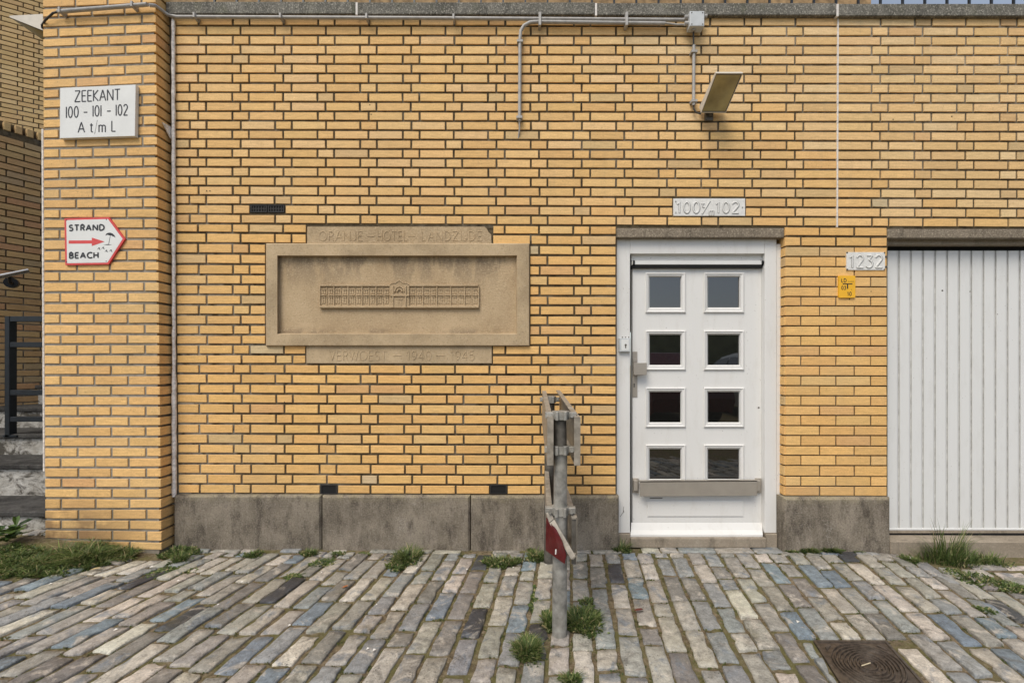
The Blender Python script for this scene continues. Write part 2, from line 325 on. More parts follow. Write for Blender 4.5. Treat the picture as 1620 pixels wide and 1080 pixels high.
for i in range(-68, 68):
    u0 = i * PITCH + U(-.004, .004)
    Z = .2 + U(0, .2)
    while Z < 2.95:
        L = U(.20, .272) if rnd() < .84 else U(.11, .18)
        z0, z1 = Z, Z + L; Z += L
        zc = (z0 + z1) / 2; X, Y = XY(u0, zc)
        if X < -6.3 or X > 6.3: continue
        lim = 2.785 + .02 * noise.noise(Vector((X * 3, 0, 0)))
        if X < -2.15: lim = 2.66
        if X < -2.36: lim = 2.66 - .30 * ss((-2.36 - X) / .35)
        if X > 2.3: lim = 2.80 - .48 * ss((X - 2.3) / .75)
        if X > .55 and X < 1.75: lim = 2.79
        if z0 > lim - .05: continue
        if z1 > lim: z1 = lim
        if z1 - z0 < .06: continue
        g = .0078 + U(-.001, .0032)
        xl, xr = mhx0 + mh_shift(zc), mhx1 + mh_shift(zc)
        if X + PITCH / 2 > xl and X - PITCH / 2 < xr and z1 > mhz0 and z0 < mhz1:
            if z0 < mhz0: z1 = mhz0; Z = mhz0
            else:
                z1 = min(z1, mhz1); Z = z1
                xl, xr = mhx0 + mh_shift((z0 + z1) / 2), mhx1 + mh_shift((z0 + z1) / 2); zm = (z0 + z1) / 2
                if z1 - z0 < .05: continue
                if X - PITCH / 2 < xl - .03:
                    stones.append((zc, X, [XY(u0 - PITCH / 2 + g, z0 + g), (xl + mh_shift(z0) - mh_shift(zm) - g, z0 + g - D), (xl + mh_shift(z1) - mh_shift(zm) - g, z1 - g - D), XY(u0 - PITCH / 2 + g, z1 - g)]))
                elif X + PITCH / 2 > xr + .03:
                    stones.append((zc, X, [(xr + mh_shift(z0) - mh_shift(zm) + g, z0 + g - D), XY(u0 + PITCH / 2 - g, z0 + g), XY(u0 + PITCH / 2 - g, z1 - g), (xr + mh_shift(z1) - mh_shift(zm) + g, z1 - g - D)]))
                continue
            if z1 - z0 < .05: continue
        e = U(-.004, .004)
        gz_ = g + U(.0, .006); e2 = U(-.004, .004)
        stones.append((zc, X, [XY(u0 - PITCH / 2 + g, z0 + gz_ + e), XY(u0 + PITCH / 2 - g, z0 + gz_), XY(u0 + PITCH / 2 - g + U(-.003, .001), z1 - g + e2), XY(u0 - PITCH / 2 + g + U(-.001, .003), z1 - g)]))
# header row before the door, stray stones along the plinth and in the soil at the right
hx = [1014, 1045, 1073, 1132, 1191.5, 1238]
for a, b2 in zip(hx[:-1], hx[1:]):
    x0, x1 = (a - CX) * 2.83 / F + .005, (b2 - CX) * 2.83 / F - .005
    stones.append((2.84, (x0 + x1) / 2, [(x0, -.055), (x1, -.055), (x1 + .01, .05), (x0 + .01, .05)]))
x = -2.18
while x < .5:
    w = U(.07, .2)
    if rnd() < .6: stones.append((2.8, x, [(x, -.075 + U(-.01, .01)), (x + w - .012, -.07), (x + w - .01, -.026 + U(-.01, .004)), (x + .004, -.03)]))
    x += w
x = 1.66
while x < 2.5:
    w = U(.08, .17); stones.append((2.8, x, [(x, -.085), (x + w - .012, -.08), (x + w - .01, -.034), (x + .004, -.036)])); x += w
for (px, py, w, l) in [(1545, 893, .13, .08), (1600, 897, .16, .07), (1612, 905, .14, .07), (1560, 884, .2, .06), (1618, 884, .22, .06), (1580, 955, .10, .12), (1500, 905, .09, .12)]:
    Zg = H * F / (py - CY); X = (px - CX) * Zg / F
    stones.append((Zg, X, [(X - w / 2, Zg - D - l / 2), (X + w / 2, Zg - D - l / 2), (X + w / 2 + .02, Zg - D + l / 2), (X - w / 2 + .02, Zg - D + l / 2)]))
for k in range(28):
    X = -5.9 + k * .105 + U(-.01, .01)
    stones.append((2.9, X, [(X, -.02), (X + .09, -.02), (X + .1, .06), (X + .01, .06)]))
def vis(z, X):
    px = CX + X * F / z; py = CY + H * F / z
    return -25 < px < 1645 and py < 1100
vs_, hid = [s_ for s_ in stones if vis(s_[0], s_[1])], [s_ for s_ in stones if not vis(s_[0], s_[1])]
vs_.sort(key=lambda s_: s_[0])
print('cobbles in view', len(vs_), 'other', len(hid))
rest = MB(); nst = 0
for s_ in vs_:
    c = tone_pick(CT)
    if nst < 300:
        m = MB(); stone(m, s_[2], c, U(-.004, .004)); ob = m.build('cobblestone', COB, pave); nst += 1
    else: stone(rest, s_[2], c, U(-.004, .003))
for s_ in hid: stone(rest, s_[2], tone_pick(CT), U(-.003, .003), n=(2, 1))
rest.build('cobblestones_beyond', COB, pave, kind='stuff')

# ------------------------------------------------------------------ main brick wall
JL = [25.6, 40.7, 56, 71, 86.3, 101, 116, 131.3, 146, 161, 176, 190.7, 205.3, 220, 235, 249.3, 264, 279, 293.7, 308.7, 323, 338.3, 353.3, 367.9, 384.4, 401, 417.5, 434.1, 449.9, 465.9, 481.8, 497.8, 513.6, 529.3, 544.7, 560.4, 575.3, 590.7, 606.7, 622.4, 637.8, 654.1, 669.9, 685.9, 701.8, 717.3, 733.3, 749.3, 765.2, 780.7]
JR = [27.2] + [42.2 + 15.062 * i for i in range(22)] + [374.1, 390.4, 405.9, 421.9, 437.8, 453.6, 469.3, 484.1, 499.7] + [499.7 + 15.79 * i for i in range(1, 10)] + [657, 673.3, 688.9, 705.2, 720.4, 736.3, 753.3, 768.9, 784.5]
assert len(JL) == len(JR)
def jy(i, px): return JL[i] + (JR[i] - JL[i]) * (px - 300) / 1020.0
wall = thing('brick_wall', 'long yellow brick wall with grey concrete plinth and coping behind the cobbles', 'wall', (0, .05, 0))
m = MB()
R0 = .0068
def core(x0, y0, x1, y1): m.rect(x0, y0, x1, y1, R0, .25)
Ztop = 2
core(262, 21, 2320, 362); core(2004, 363, 2320, 868); core(262, 363, 421.8, 868); core(835, 363, 974, 868); core(421.9, 363, 834.9, 388); core(421.9, 544, 834.9, 868); m.rect(421.9, 388.1, 834.9, 543.9, .06, .15); core(1243, 363, 1404, 868)
m.build('mortar_bed', MORT, wall)
def subtract(iv, a, b2):
    r = []
    for (x, y) in iv:
        if b2 <= x or a >= y: r.append((x, y)); continue
        if a > x: r.append((x, a))
        if b2 < y: r.append((b2, y))
    return r
BT = [((.73, .425, .138), 16), ((.755, .45, .153), 12), ((.70, .40, .128), 7), ((.72, .455, .175), 4), ((.60, .40, .18), .9), ((.56, .42, .24), .22), ((.66, .375, .14), 1.5)]
BTU_ = [((.715, .44, .165), 16), ((.745, .47, .19), 12), ((.69, .415, .15), 8), ((.735, .475, .215), 4), ((.59, .395, .18), 1.0), ((.53, .415, .25), .15), ((.65, .385, .15), 1.2)]
BTR_ = [((.69, .45, .195), 14), ((.73, .49, .23), 12), ((.65, .415, .175), 7), ((.72, .505, .26), 4), ((.55, .375, .18), 1.6), ((.62, .385, .17), 1.5)]
bricks = []
SS, HH, PP = 54.3, 26.4, 135.0
for i in range(len(JL) - 1):
    ym = (jy(i, 800) + jy(i + 1, 800)) / 2; par = i % 2      # i=1 is the course between the first two measured joints
    iv = [(276.5 + .0 * i, 2320)]
    if i >= 22: iv = [(277 + (ym - 350) * .012, 974.5), (1242.5, 1403.5), (2004, 2320)]
    if 358 < ym < 385: iv = subtract(iv, 484, 780)
    if 385 < ym < 547: iv = subtract(iv, 419.5, 838.5)
    if 547 < ym < 574: iv = subtract(iv, 483, 779.5)
    if 323 < ym < 338: iv = subtract(iv, 394.5, 451.5)
    if i == len(JL) - 2: iv = subtract(subtract(iv, 506, 534.5), 774, 803)
    if 312 < ym < 342: iv = subtract(iv, 1064, 1180)
    base = 461.0 if par == 1 else 394.0
    if i > 22: base += .006 * (ym - 350)
    js = []; base += U(-.7, .7)
    for k in range(-3, 16):
        b0 = base + PP * k; js += [b0, b0 + SS, b0 + 2 * SS]
    for (a, e) in iv:
        if a > 1900: jj = [2004 + 54.6 * k + (27 if i % 2 else 0) for k in range(7)]
        elif a > 1240 and i >= 22: jj = [1297, 1351.9] if i % 2 == 0 else [1267.4, 1322.8, 1377.8]
        else:
            jj = list(js)
            if i < 22: jj = [j for j in jj if abs(j - 1326) > 22] + [1326]
            if not 7 <= i <= 21: jj = [j for j in jj if not 290 < j < 306]
        jj = sorted(j for j in jj if a + 11 < j < e - 11)
        ed = [a] + jj + [e]
        for q in range(len(ed) - 1):
            l = ed[q] + ((1.6 if abs(ed[q] - 1326) > 1 else .4) if q > 0 else .6); r = ed[q + 1] - ((1.6 if abs(ed[q + 1] - 1326) > 1 else .4) if q < len(ed) - 2 else .6)
            th = 1.6 if i < 22 else 1.85
            if a > 1240 and i >= 24: th = 1.1; l += -.5 if q > 0 else 0; r += .5 if q < len(ed) - 2 else 0
            bricks.append((l, jy(i, l) + th * U(.85, 1.15), jy(i, r) + th * U(.85, 1.15), r, jy(i + 1, r) - th * U(.85, 1.15), jy(i + 1, l) - th * U(.85, 1.15), i))
def wbrick(mm, bk):
    l, yl, yr, r, br_, bl_, i = bk; o_ = U(-.0012, .0012); jx = lambda: U(-.25, .25)
    tab = BT if i >= 22 else (BTR_ if (l - 1100) * .8 + (160 - yl) * 1.6 + U(-120, 120) > 0 and l > 900 else BTU_)
    c = tone_pick(tab, .06)
    dp = .035
    mm.hexa([P(l + jx(), bl_, D + o_), P(r + jx(), br_, D + o_), P(r + jx(), yr, D + o_), P(l + jx(), yl, D + o_)], (0, dp, 0), .0016, c)
order = sorted(range(len(bricks)), key=lambda k: (-round((bricks[k][3] - bricks[k][0]) * (bricks[k][5] - bricks[k][1]) / 40), abs(bricks[k][6] - 30), k))
sel = set([k for k in order if bricks[k][0] < 1600][:300])
rest = MB()
for k, bk in enumerate(bricks):
    if k in sel: mm = MB(); wbrick(mm, bk); mm.build('brick', BR, wall)
    else: wbrick(rest, bk)
rest.build('other_bricks', BR, wall, kind='stuff')
# door-side reveals: rounded brick returns
m = MB()
for i in range(22, len(JL) - 1):
    for s_ in (0, 1):
        x = 1242.5 if s_ else 974.5
        z0 = P(x, jy(i + 1, x) - 1.3).z; z1 = P(x, jy(i, x) + 1.3).z; X = P(x, 500).x; c = tone_pick(BT, .06)
        if s_: m.box((X - .004, .004, z0), (X + .02, .16, z1), .0, c)
        else: m.box((X - .02, .036, z0), (X + .003, .16, z1), .0, c)
m.build('reveal_bricks', BR, wall, kind='stuff')
m = MB(); X = P(1403.5, 500).x
for i in range(22, len(JL) - 1):
    m.box((X - .02, .037, P(1403, jy(i + 1, 1403) - 1.1).z), (X + .001, .2, P(1403, jy(i, 1403) + 1.1).z), 0, tone_pick(BT, .06))
m.build('garage_reveal_bricks', BR, wall, kind='stuff')
# plinth
for (a, b2) in ((274, 507.4), (509, 743.2), (744.8, 979.5)):
    m = MB(); m.rect(a, 783.5 + (a - 274) * .003, b2, 890, -.028, .28, .011); m.build('plinth_block', CONC, wall)
m = MB(); m.rect(1240, 787, 1410, 890, -.03, .10, .014); m.build('plinth_block', CONC, wall)
m = MB(); m.rect(1997, 787, 2320, 890, -.03, .10, .014); m.build('plinth_block', CONC, wall)
# coping
for (a, b2) in ((262, 562.6), (565.6, 941.4), (944.6, 1323.4), (1327, 1705), (1708, 2320)):
    m = MB(); t0 = 2.6 + (a - 262) * .0031; m.rect(a, t0, b2, t0 + 19.4, -.026, .34, .004); m.build('coping_stone', COPE, wall)
for a in (564.1, 943, 1325.2):
    m = MB(); t0 = 3.2 + (a - 262) * .0031; m.rect(a - 1.6, t0, a + 1.6, t0 + 19.4, -.0266, .1, 0); m.build('coping_joint', CAULKW, wall)
# sealant strips
m = MB(); pts = []
for k in range(60):
    y = 30 + k * 12.8; x = 273.2 + y * .0022 + .25 * math.sin(k * 1.7); pts.append(P(x + .8, y, D - .014))
m.tube(pts, [.0105 + .0015 * math.sin(k * 2.3) + (.003 if k > 44 else 0) for k in range(60)], 6); m.build('corner_sealant', CAULK, wall)
m = MB(); 
for k in range(22):
    y0 = 29 + k * 15.0; m.rect(1324.9 - k * .06, y0, 1327.1 - k * .06, y0 + 15.05, -.0035 + .0006 * math.sin(k * 3), .01)
m.build('movement_joint', CAULKW, wall)
# door and garage lintels
m = MB(); m.rect(975.3, 361, 1240.6, 375.6, .003, .2, .003); m.build('door_lintel', LINT, wall)
m = MB(); m.rect(1404.6, 362.2, 2004, 376.6, -.002, .3, .003); m.build('garage_lintel', LINT, wall)
# vents
m = MB(); m.rect(395.5, 323.5, 450.5, 336.5, .0055, .02); m.build('vent_back', DARK, wall)
for a in (396.5, 424):
    m = MB(); m.rings([(a, 324.2, a + 25.5, 335.8, .006), (a, 324.2, a + 25.5, 335.8, .0), (a + 1.5, 325.5, a + 24, 334.5, .0), (a + 1.5, 325.5, a + 24, 334.5, .0054)], False)
    for k in range(1, 6): m.rect(a + k * 4.25 - .7, 325.4, a + k * 4.25 + .7, 334.6, .0025, .003)
    m.rect(a + 1.5, 329.4, a + 24, 330.6, .0035, .002); m.build('vent_grille', GRIL, wall)
for (a, b2) in ((507, 533.5), (775, 802)):
    m = MB(); m.rings([(a, 766, b2, 781, .006), (a, 766, b2, 781, .001), (a + 1.6, 768, b2 - 1.6, 780, .001), (a + 2.4, 769, b2 - 2.4, 779.5, .0066)], False); wv = m.build('weep_vent', GRIL, wall); m = MB(); m.rect(a + 1, 767, b2 - 1, 780.5, .0058, .02); m.build('hole', DARK, wv)
# small flaws on the wall: drill holes and chips
m = MB()
for (px, py) in [(585, 166), (587, 181), (907, 397), (1506, 184), (1413, 189), (1378, 461), (332, 302), (327, 302), (1344, 473), (450, 636)]:
    p = P(px, py, D - .001); m.tube([p + Vector((0, .002, 0)), p + Vector((0, -.0008, 0))], .0035, 6)
m.build('drill_holes', DARK, wall, kind='stuff')

# ------------------------------------------------------------------ pillar
PL = [-18.5, -2.7, 13, 28.7, 44.4, 60.2, 75.6, 91.7, 108, 124.4, 140.7, 156.5, 172.2, 187.8, 203.9, 219.6, 235, 250.7, 267.8, 283.7, 298.5, 315, 330.4, 346, 362.2, 378.5, 395.9, 413.1, 429.4, 445.9, 462.6, 479.3, 495.6, 512.5, 529.1, 544.8, 561.1, 576.8, 593.5, 609.8, 626.1, 642, 658.3, 674.8, 691, 707, 723.3, 739.3, 755.6, 771.8, 787.8, 805.6, 821.6, 837, 852.5, 868]
PR = [-26, -10, 5.6, 21.3, 37, 52.4, 68.9, 84.3, 100.4, 116.3, 132.4, 149, 165.4, 181.9, 198, 214.6, 230.7, 247, 263.3, 278.5, 295.2, 311.9, 328.9, 345.2, 361.7, 378, 395.2, 412.5, 428.9, 445.2, 461.5, 479.1, 495.9, 512.4, 528.5, 544.4, 560.7, 577, 593.3, 609.6, 625.9, 641.8, 658.5, 674, 690.8, 707, 723.3, 739.5, 755.6, 772, 788.3, 804.4, 822.2, 838.9, 856.7, 871]
def pxl(y): return 67.8 + .0043 * y
def pxr(y): return 246.0 + .0108 * y
pil = thing('brick_pillar', 'yellow brick pillar standing proud of the wall, carrying the two signs', 'pillar', (-2.6, 0, 0))
BTP = [((.73, .435, .155), 16), ((.755, .46, .17), 10), ((.70, .41, .145), 6), ((.70, .44, .17), 3), ((.66, .37, .145), .7)]
m = MB()
f4 = [PF(pxl(895) + 2, 895, R0 - .003), PF(pxr(895) - 3.6, 895, R0 - .003), PF(pxr(-26) - 3.6, -26, R0 - .003), PF(pxl(-26) + 2, -26, R0 - .003)]
for p in f4: p.y += .0015
m.hexa(f4, (0, .3, 0)); m.build('mortar_core', MORT2, pil)
def py_(k, px): return PL[k] + (PR[k] - PL[k]) * (px - 70) / 180.0
for k in range(55):
    ym = (PL[k] + PR[k + 1]) / 2; xl, xr = pxl(ym), pxr(ym)
    fr = [.137, .4326, .725] if k % 2 == 0 else [.2845, .5757, .872]
    ed = [xl] + [xl + (xr - xl) * t + U(-.6, .6) for t in fr] + [xr]
    for q in range(4):
        l = ed[q] + (1.6 if q else 0); r = ed[q + 1] - (1.6 if q < 3 else 0)
        mm = MB(); o_ = U(-.0012, .0012) ; t = 1.95
        fr4 = [PF(l, py_(k + 1, l) - t * U(.85, 1.15), o_), PF(r, py_(k + 1, r) - t * U(.85, 1.15), o_), PF(r, py_(k, r) + t * U(.85, 1.15), o_), PF(l, py_(k, l) + t * U(.85, 1.15), o_)]
        mm.hexa(fr4, (0, (.118 if q == 3 else .28 if q == 0 else .035), 0), .0018, tone_pick(BTP, .055)); mm.build('brick', BR, pil)
m = MB(); m.tube([PF(pxl(y) - .3, y, .05) for y in range(205, 760, 15)], .008, 6); m.build('edge_sealant', CAULK, pil)
m = MB(); q = P(262, 205, 2.80); m.prism([q + Vector((0, -.03, .03)), q + Vector((.001, .035, .035)), q + Vector((.001, .035, -.04))], (.006, 0, 0)); m.build('corner_patch', CAULK, pil)
# ------------------------------------------------------------------ wall beside the stairs and the taller wall behind
def oblique(name, label, cat, px0, Z0, s_, c_, joints_px, L, ztop, zbot, pitch, tab, length, par_off, pattern='S'):
    base = P(px0, 575, Z0); n_ = math.hypot(s_, c_); dr = Vector((s_ / n_, c_ / n_, 0)); inw = Vector((-dr.y, dr.x, 0))
    t = thing(name, label, cat, (base.x, base.y, zbot))
    mb = MB(); b0 = base - dr * 1.6; b1 = base + dr * length
    fr = [Vector((b0.x, b0.y, zbot)), Vector((b1.x, b1.y, zbot)), Vector((b1.x, b1.y, ztop)), Vector((b0.x, b0.y, ztop))]
    mb.hexa([p + inw * .008 for p in fr], inw * .25); mb.build('mortar_bed', MORT, t)
    z = zbot; row = 0; cnt = 0; rest = MB()
    while z + pitch <= ztop + .001:
        a = -1.6 + ((row % 2) * L / 2 if pattern == 'S' else (row % 2) * L * .75) + par_off - L; 
        seq = 0
        while a < length:
            bl = L if (pattern == 'S' or seq % 3 != 2) else L / 2
            seq += 1; s0, s1 = max(a, -1.6), min(a + bl - .011, length); a += bl
            if s1 - s0 < .02: continue
            p0 = base + dr * s0; p1 = base + dr * s1
            q = [Vector((p0.x, p0.y, z + .006)), Vector((p1.x, p1.y, z + .006)), Vector((p1.x, p1.y, z + pitch - .006)), Vector((p0.x, p0.y, z + pitch - .006))]
            ox = CX + p1.x * F / (p1.y + D); seen = -8 < ox and CX + p0.x * F / (p0.y + D) < 72 and CY - (z - H) * F / (p1.y + D) > -12
            if seen and cnt < 299: mm = MB(); mm.hexa(q, inw * .03, .0015, tone_pick(tab, .07)); mm.build('brick', BR, t); cnt += 1
            else: rest.hexa(q, inw * .03, .0015, tone_pick(tab, .07))
        z += pitch; row += 1
    if rest.v: rest.build('other_bricks', BR, t, kind='stuff')
    return t, base, dr, inw
TBL = [((.44, .28, .115), 8), ((.40, .24, .10), 6), ((.36, .25, .13), 4), ((.48, .32, .14), 4), ((.42, .22, .10), 3)]
zt = P(35, 214, 4.15).z
sw, sbase, sdr, sinw = oblique('stair_wall', 'brown yellow brick wall running back beside the steps, left of the pillar', 'wall', 35, 4.15, .52, .85, None, .222, zt, 0.0, .0612, TBL, .62, .06)
TBU = [((.52, .35, .15), 8), ((.47, .31, .13), 6), ((.56, .39, .18), 4)]
zb = P(35, 190, 5.6).z
uw, ubase, udr, uinw = oblique('upper_house_wall', 'taller yellow brick house wall rising above and behind the stair wall', 'wall', 35, 5.4, .86, .50, None, .185, P(35, -30, 5.4).z, P(35, 206, 5.4).z, .0575, TBU, 1.1, .03, 'H')
m = MB()
b0 = sbase - sdr * 1.6 ; e0 = sbase + sdr * .62
for k in range(24):
    s0 = -1.2 + k * .072; p0 = sbase + sdr * s0; p1 = sbase + sdr * (s0 + .045)
    m.hexa([Vector((p0.x, p0.y, zt)), Vector((p1.x, p1.y, zt)), Vector((p1.x, p1.y, zt + .075)), Vector((p0.x, p0.y, zt + .075))], sinw * .1, .004, tone_pick(TBU))
m.build('soldier_course', BR, sw, kind='stuff')
m = MB(); p0 = b0 + sinw * .05; p1 = e0 + sinw * .05
m.hexa([Vector((p0.x, p0.y, zt - .002)), Vector((p1.x, p1.y, zt - .002)), Vector((p1.x, p1.y, zt + .085)), Vector((p0.x, p0.y, zt + .085))], sinw * .1); m.build('top_mortar', MORT, sw)
# handrail on the stair wall
hr = thing('handrail', 'polished steel handrail on black bracket at the left edge of the photo', 'handrail', P(16, 460, 3.75))
m = MB(); m.tube([P(-60, 452, 3.55), P(0, 437, 3.72), P(45, 428, 3.86)], .019, 12); m.build('rail', CHROME, hr)
m = MB(); m.tube([P(15, 437, 3.77), P(16, 447, 3.80), P(22, 450, 3.95)], .012, 8); m.tube([P(17, 447, 3.86), P(20, 448, 4.02)], .045, 14); m.build('bracket', BLACK, hr)
# ------------------------------------------------------------------ steps
st = thing('steps', 'worn outdoor steps with dark treads and white risers, behind the pillar', 'steps', (-4, .1, 0))
tops = [.20, .43, .597, .775, .955, 1.13, 1.30]; z0 = .0
for k, zt_ in enumerate(tops):
    Zf = 2.90 + .33 * k; Y0 = Zf - D
    m = MB(); m.box((-5.6, Y0 + .02, z0 - (.1 if k == 0 else 0)), (-2.95, Y0 + .42, zt_ - .035)); m.build('riser', STEPW, st)
    m = MB(); m.box((-5.6, Y0, zt_ - .034), (-2.96, Y0 + .45, zt_), .006); m.build('tread', STEPD, st); z0 = zt_ - .03
# black railing
rl = thing('stair_railing', 'black square-tube metal railing standing on the steps left of the pillar', 'railing', P(15, 690, 3.55))
Zr = 3.55
def rb(x0, y0, x1, y1, Z0, dep): 
    m = MB(); m.hexa([P(x0, y1, Z0), P(x1, y1, Z0), P(x1, y0, Z0), P(x0, y0, Z0)], (0, dep, 0), .002); return m
rb(7, 500, 14.5, 691, Zr, .055).build('post', BLACK, rl)
for (a, b2) in ((500, 508.5), (541, 549), (617, 625), (659, 667)): rb(14.6, a, 100, b2, Zr + .004, .045).build('rail', BLACK, rl)
m = MB(); m.box(tuple(P(4, 691, Zr)), tuple(P(26, 688, Zr) + Vector((0, .08, 0)))); m.build('foot_plate', BLACK, rl)

# ------------------------------------------------------------------ stroke lettering
def arc(cx, cy, rx, ry, a0, a1, n=14): return [(cx + rx * math.cos(math.radians(a0 + (a1 - a0) * i / n)), cy + ry * math.sin(math.radians(a0 + (a1 - a0) * i / n))) for i in range(n + 1)]
G = {'Z': (.62, [[(0.02, 1), (.6, 1), (0, 0), (.62, 0)]]), 'E': (.48, [[(.48, 1), (.03, 1), (.03, 0), (.48, 0)], [(.03, .52), (.42, .52)]]),
 'K': (.56, [[(.03, 0), (.03, 1)], [(.54, 1), (.05, .5), (.56, 0)]]), 'A': (.68, [[(0, 0), (.34, 1), (.68, 0)], [(.11, .34), (.57, .34)]]),
 'N': (.68, [[(.03, 0), (.03, 1), (.65, 0), (.65, 1)]]), 'T': (.6, [[(0, 1), (.6, 1)], [(.3, 1), (.3, 0)]]),
 '1': (.06, [[(.03, 0), (.03, 1)]]), 'i': (.35, [[(.05, .8), (.25, 1), (.25, 0)]]), '0': (.54, [arc(.27, .5, .25, .49, 0, 360, 24)]), 'O': (.8, [arc(.4, .5, .4, .5, 0, 360, 26)]),
 '2': (.52, [arc(.26, .74, .24, .25, 165, -30, 12) + [(.0, .0), (.52, .0)]]), '3': (.5, [[(.04, .98), (.46, .98), (.22, .6)] + arc(.22, .3, .26, .3, 80, -150, 14)]),
 '4': (.55, [[(.4, 0), (.4, 1), (0, .3), (.55, .3)]]), '5': (.5, [[(.45, 1), (.1, 1), (.06, .58)] + arc(.22, .32, .27, .32, 110, -140, 12)]), '9': (.5, [arc(.25, .7, .24, .29, 0, 360, 18), [(.49, .7), (.4, .25), (.15, 0)]]),
 '-': (.3, [[(0, .46), (.3, .46)]]), '=': (.5, [[(0, .5), (.5, .5)]]), '/': (.22, [[(0, -.15), (.22, 1.1)]]), 't': (.3, [[(.13, .82), (.13, .12), (.18, .02), (.3, .03)], [(0, .66), (.3, .66)]]),
 'm': (.62, [[(.03, 0), (.03, .66)], [(.03, .5)] + arc(.17, .5, .14, .15, 160, 0, 7) + [(.31, 0)], [(.31, .5)] + arc(.45, .5, .14, .15, 160, 0, 7) + [(.59, 0)]]),
 'L': (.45, [[(.03, 1), (.03, 0), (.45, 0)]]), 'R': (.52, [[(.03, 0), (.03, 1), (.28, 1)] + arc(.28, .75, .2, .25, 90, -90, 8) + [(.03, .5)], [(.25, .5), (.52, 0)]]),
 'J': (.4, [[(.36, 1), (.36, .22)] + arc(.18, .22, .18, .22, 0, -170, 8)]), 'H': (.62, [[(.03, 0), (.03, 1)], [(.59, 0), (.59, 1)], [(.03, .5), (.59, .5)]]),
 'D': (.66, [[(.03, 0), (.03, 1), (.2, 1)] + arc(.2, .5, .44, .5, 90, -90, 12) + [(.03, 0)]]), 'I': (.06, [[(.03, 0), (.03, 1)]]), 'V': (.62, [[(0, 1), (.31, 0), (.62, 1)]]),
 'W': (.9, [[(0, 1), (.22, 0), (.45, .9), (.68, 0), (.9, 1)]]), 'S': (.5, [arc(.26, .75, .22, .24, 30, 260, 10) + arc(.24, .26, .25, .26, 80, -150, 10)]),
 'B': (.52, [[(.03, 0), (.03, 1), (.26, 1)] + arc(.26, .76, .2, .24, 90, -90, 8) + [(.03, .52), (.27, .52)] + arc(.27, .26, .24, .26, 90, -90, 8) + [(.03, 0)]]),
 'C': (.62, [arc(.42, .5, .4, .5, 50, 310, 18)]), ' ': (.3, [])}
def lettering(mb, txt, x0, y0, x1, y1, off, dep, wt, pf=None, gap=.2, skew=0.0, col=(1, 1, 1), taper=False):
    "write txt in the pixel box x0..x1 (top y0, bottom y1 at its left end; skew: pixels the right end rises)"
    pf = pf or PW(); tot = sum(G[c][0] for c in txt) + gap * (len(txt) - 1); hpx = y1 - y0; sx = (x1 - x0) / tot; k = 0; x = 0
    for ch in txt:
        w, pls = G[ch]
        spl = []
        for pl in pls:
            cur = [pl[0]]
            for i in range(1, len(pl) - 1):
                a, p, c = pl[i - 1], pl[i], pl[i + 1]; cur.append(p)
                v1 = ((p[0] - a[0]) * sx, (p[1] - a[1]) * hpx); v2 = ((c[0] - p[0]) * sx, (c[1] - p[1]) * hpx)
                if (v1[0] * v2[0] + v1[1] * v2[1]) < .35 * math.hypot(*v1) * math.hypot(*v2): spl.append(cur); cur = [p]
            cur.append(pl[-1]); spl.append(cur)
        for pl in spl:
            pts = [((x + a) * sx, b2 * hpx) for a, b2 in pl]; L = []; R = []; n = len(pts)
            for i in range(n):
                a = pts[max(i - 1, 0)]; c = pts[min(i + 1, n - 1)]; p = pts[i]
                def un(q, r): d = math.hypot(r[0] - q[0], r[1] - q[1]) or 1; return ((r[0] - q[0]) / d, (r[1] - q[1]) / d)
                if n > 2 and i in (0, n - 1) and abs(pts[0][0] - pts[-1][0]) + abs(pts[0][1] - pts[-1][1]) < .01: d1, d2 = un(pts[-2], pts[-1]), un(pts[0], pts[1])
                elif i == 0: d1 = d2 = un(p, c)
                elif i == n - 1: d1 = d2 = un(a, p)
                else: d1, d2 = un(a, p), un(p, c)
                nx, ny = -(d1[1] + d2[1]) / 2, (d1[0] + d2[0]) / 2; q = nx * nx + ny * ny; q = max(q, .3); nx /= q; ny /= q
                h = wt / 2; L.append((p[0] + nx * h, p[1] + ny * h)); R.append((p[0] - nx * h, p[1] - ny * h))
            o_ = off - .00012 * k; k += 1
            def W_(p, o2): return pf(x0 + p[0], y1 - p[1] - skew * p[0] / (x1 - x0), o2)
            e = .55 if taper else 1
            vs = []
            for l, r in zip(L, R):
                c_ = ((l[0] + r[0]) / 2, (l[1] + r[1]) / 2); l2 = (c_[0] + (l[0] - c_[0]) * e, c_[1] + (l[1] - c_[1]) * e); r2 = (c_[0] + (r[0] - c_[0]) * e, c_[1] + (r[1] - c_[1]) * e)
                vs += [W_(l2, o_), W_(r2, o_), W_(l, o_ + dep), W_(r, o_ + dep)]
            fs = []
            for i in range(n - 1):
                a, b_ = 4 * i, 4 * i + 4; fs += [(a, a + 1, b_ + 1, b_), (a + 2, a, b_, b_ + 2), (a + 1, a + 3, b_ + 3, b_ + 1)]
            fs += [(0, 2, 3, 1), (4 * n - 4, 4 * n - 3, 4 * n - 1, 4 * n - 2)]
            mb.add(vs, fs, col)
        x += w + gap
def write(parent, mat, name, txt, x0, y0, x1, y1, off, dep, wt, pf=None, gap=.2, skew=0.0, taper=False):
    "one part per character"
    tot = sum(G[c][0] for c in txt) + gap * (len(txt) - 1); sx = (x1 - x0) / tot; x = 0
    for i, ch in enumerate(txt):
        w = G[ch][0]
        if ch != ' ':
            mb = MB(); a = x0 + x * sx; dy = skew * x / tot; lettering(mb, ch, a, y0 - dy, a + w * sx, y1 - dy, off, dep, wt, pf, gap, skew * w / tot, taper=taper); mb.build(name, mat, parent)
        x += w + gap
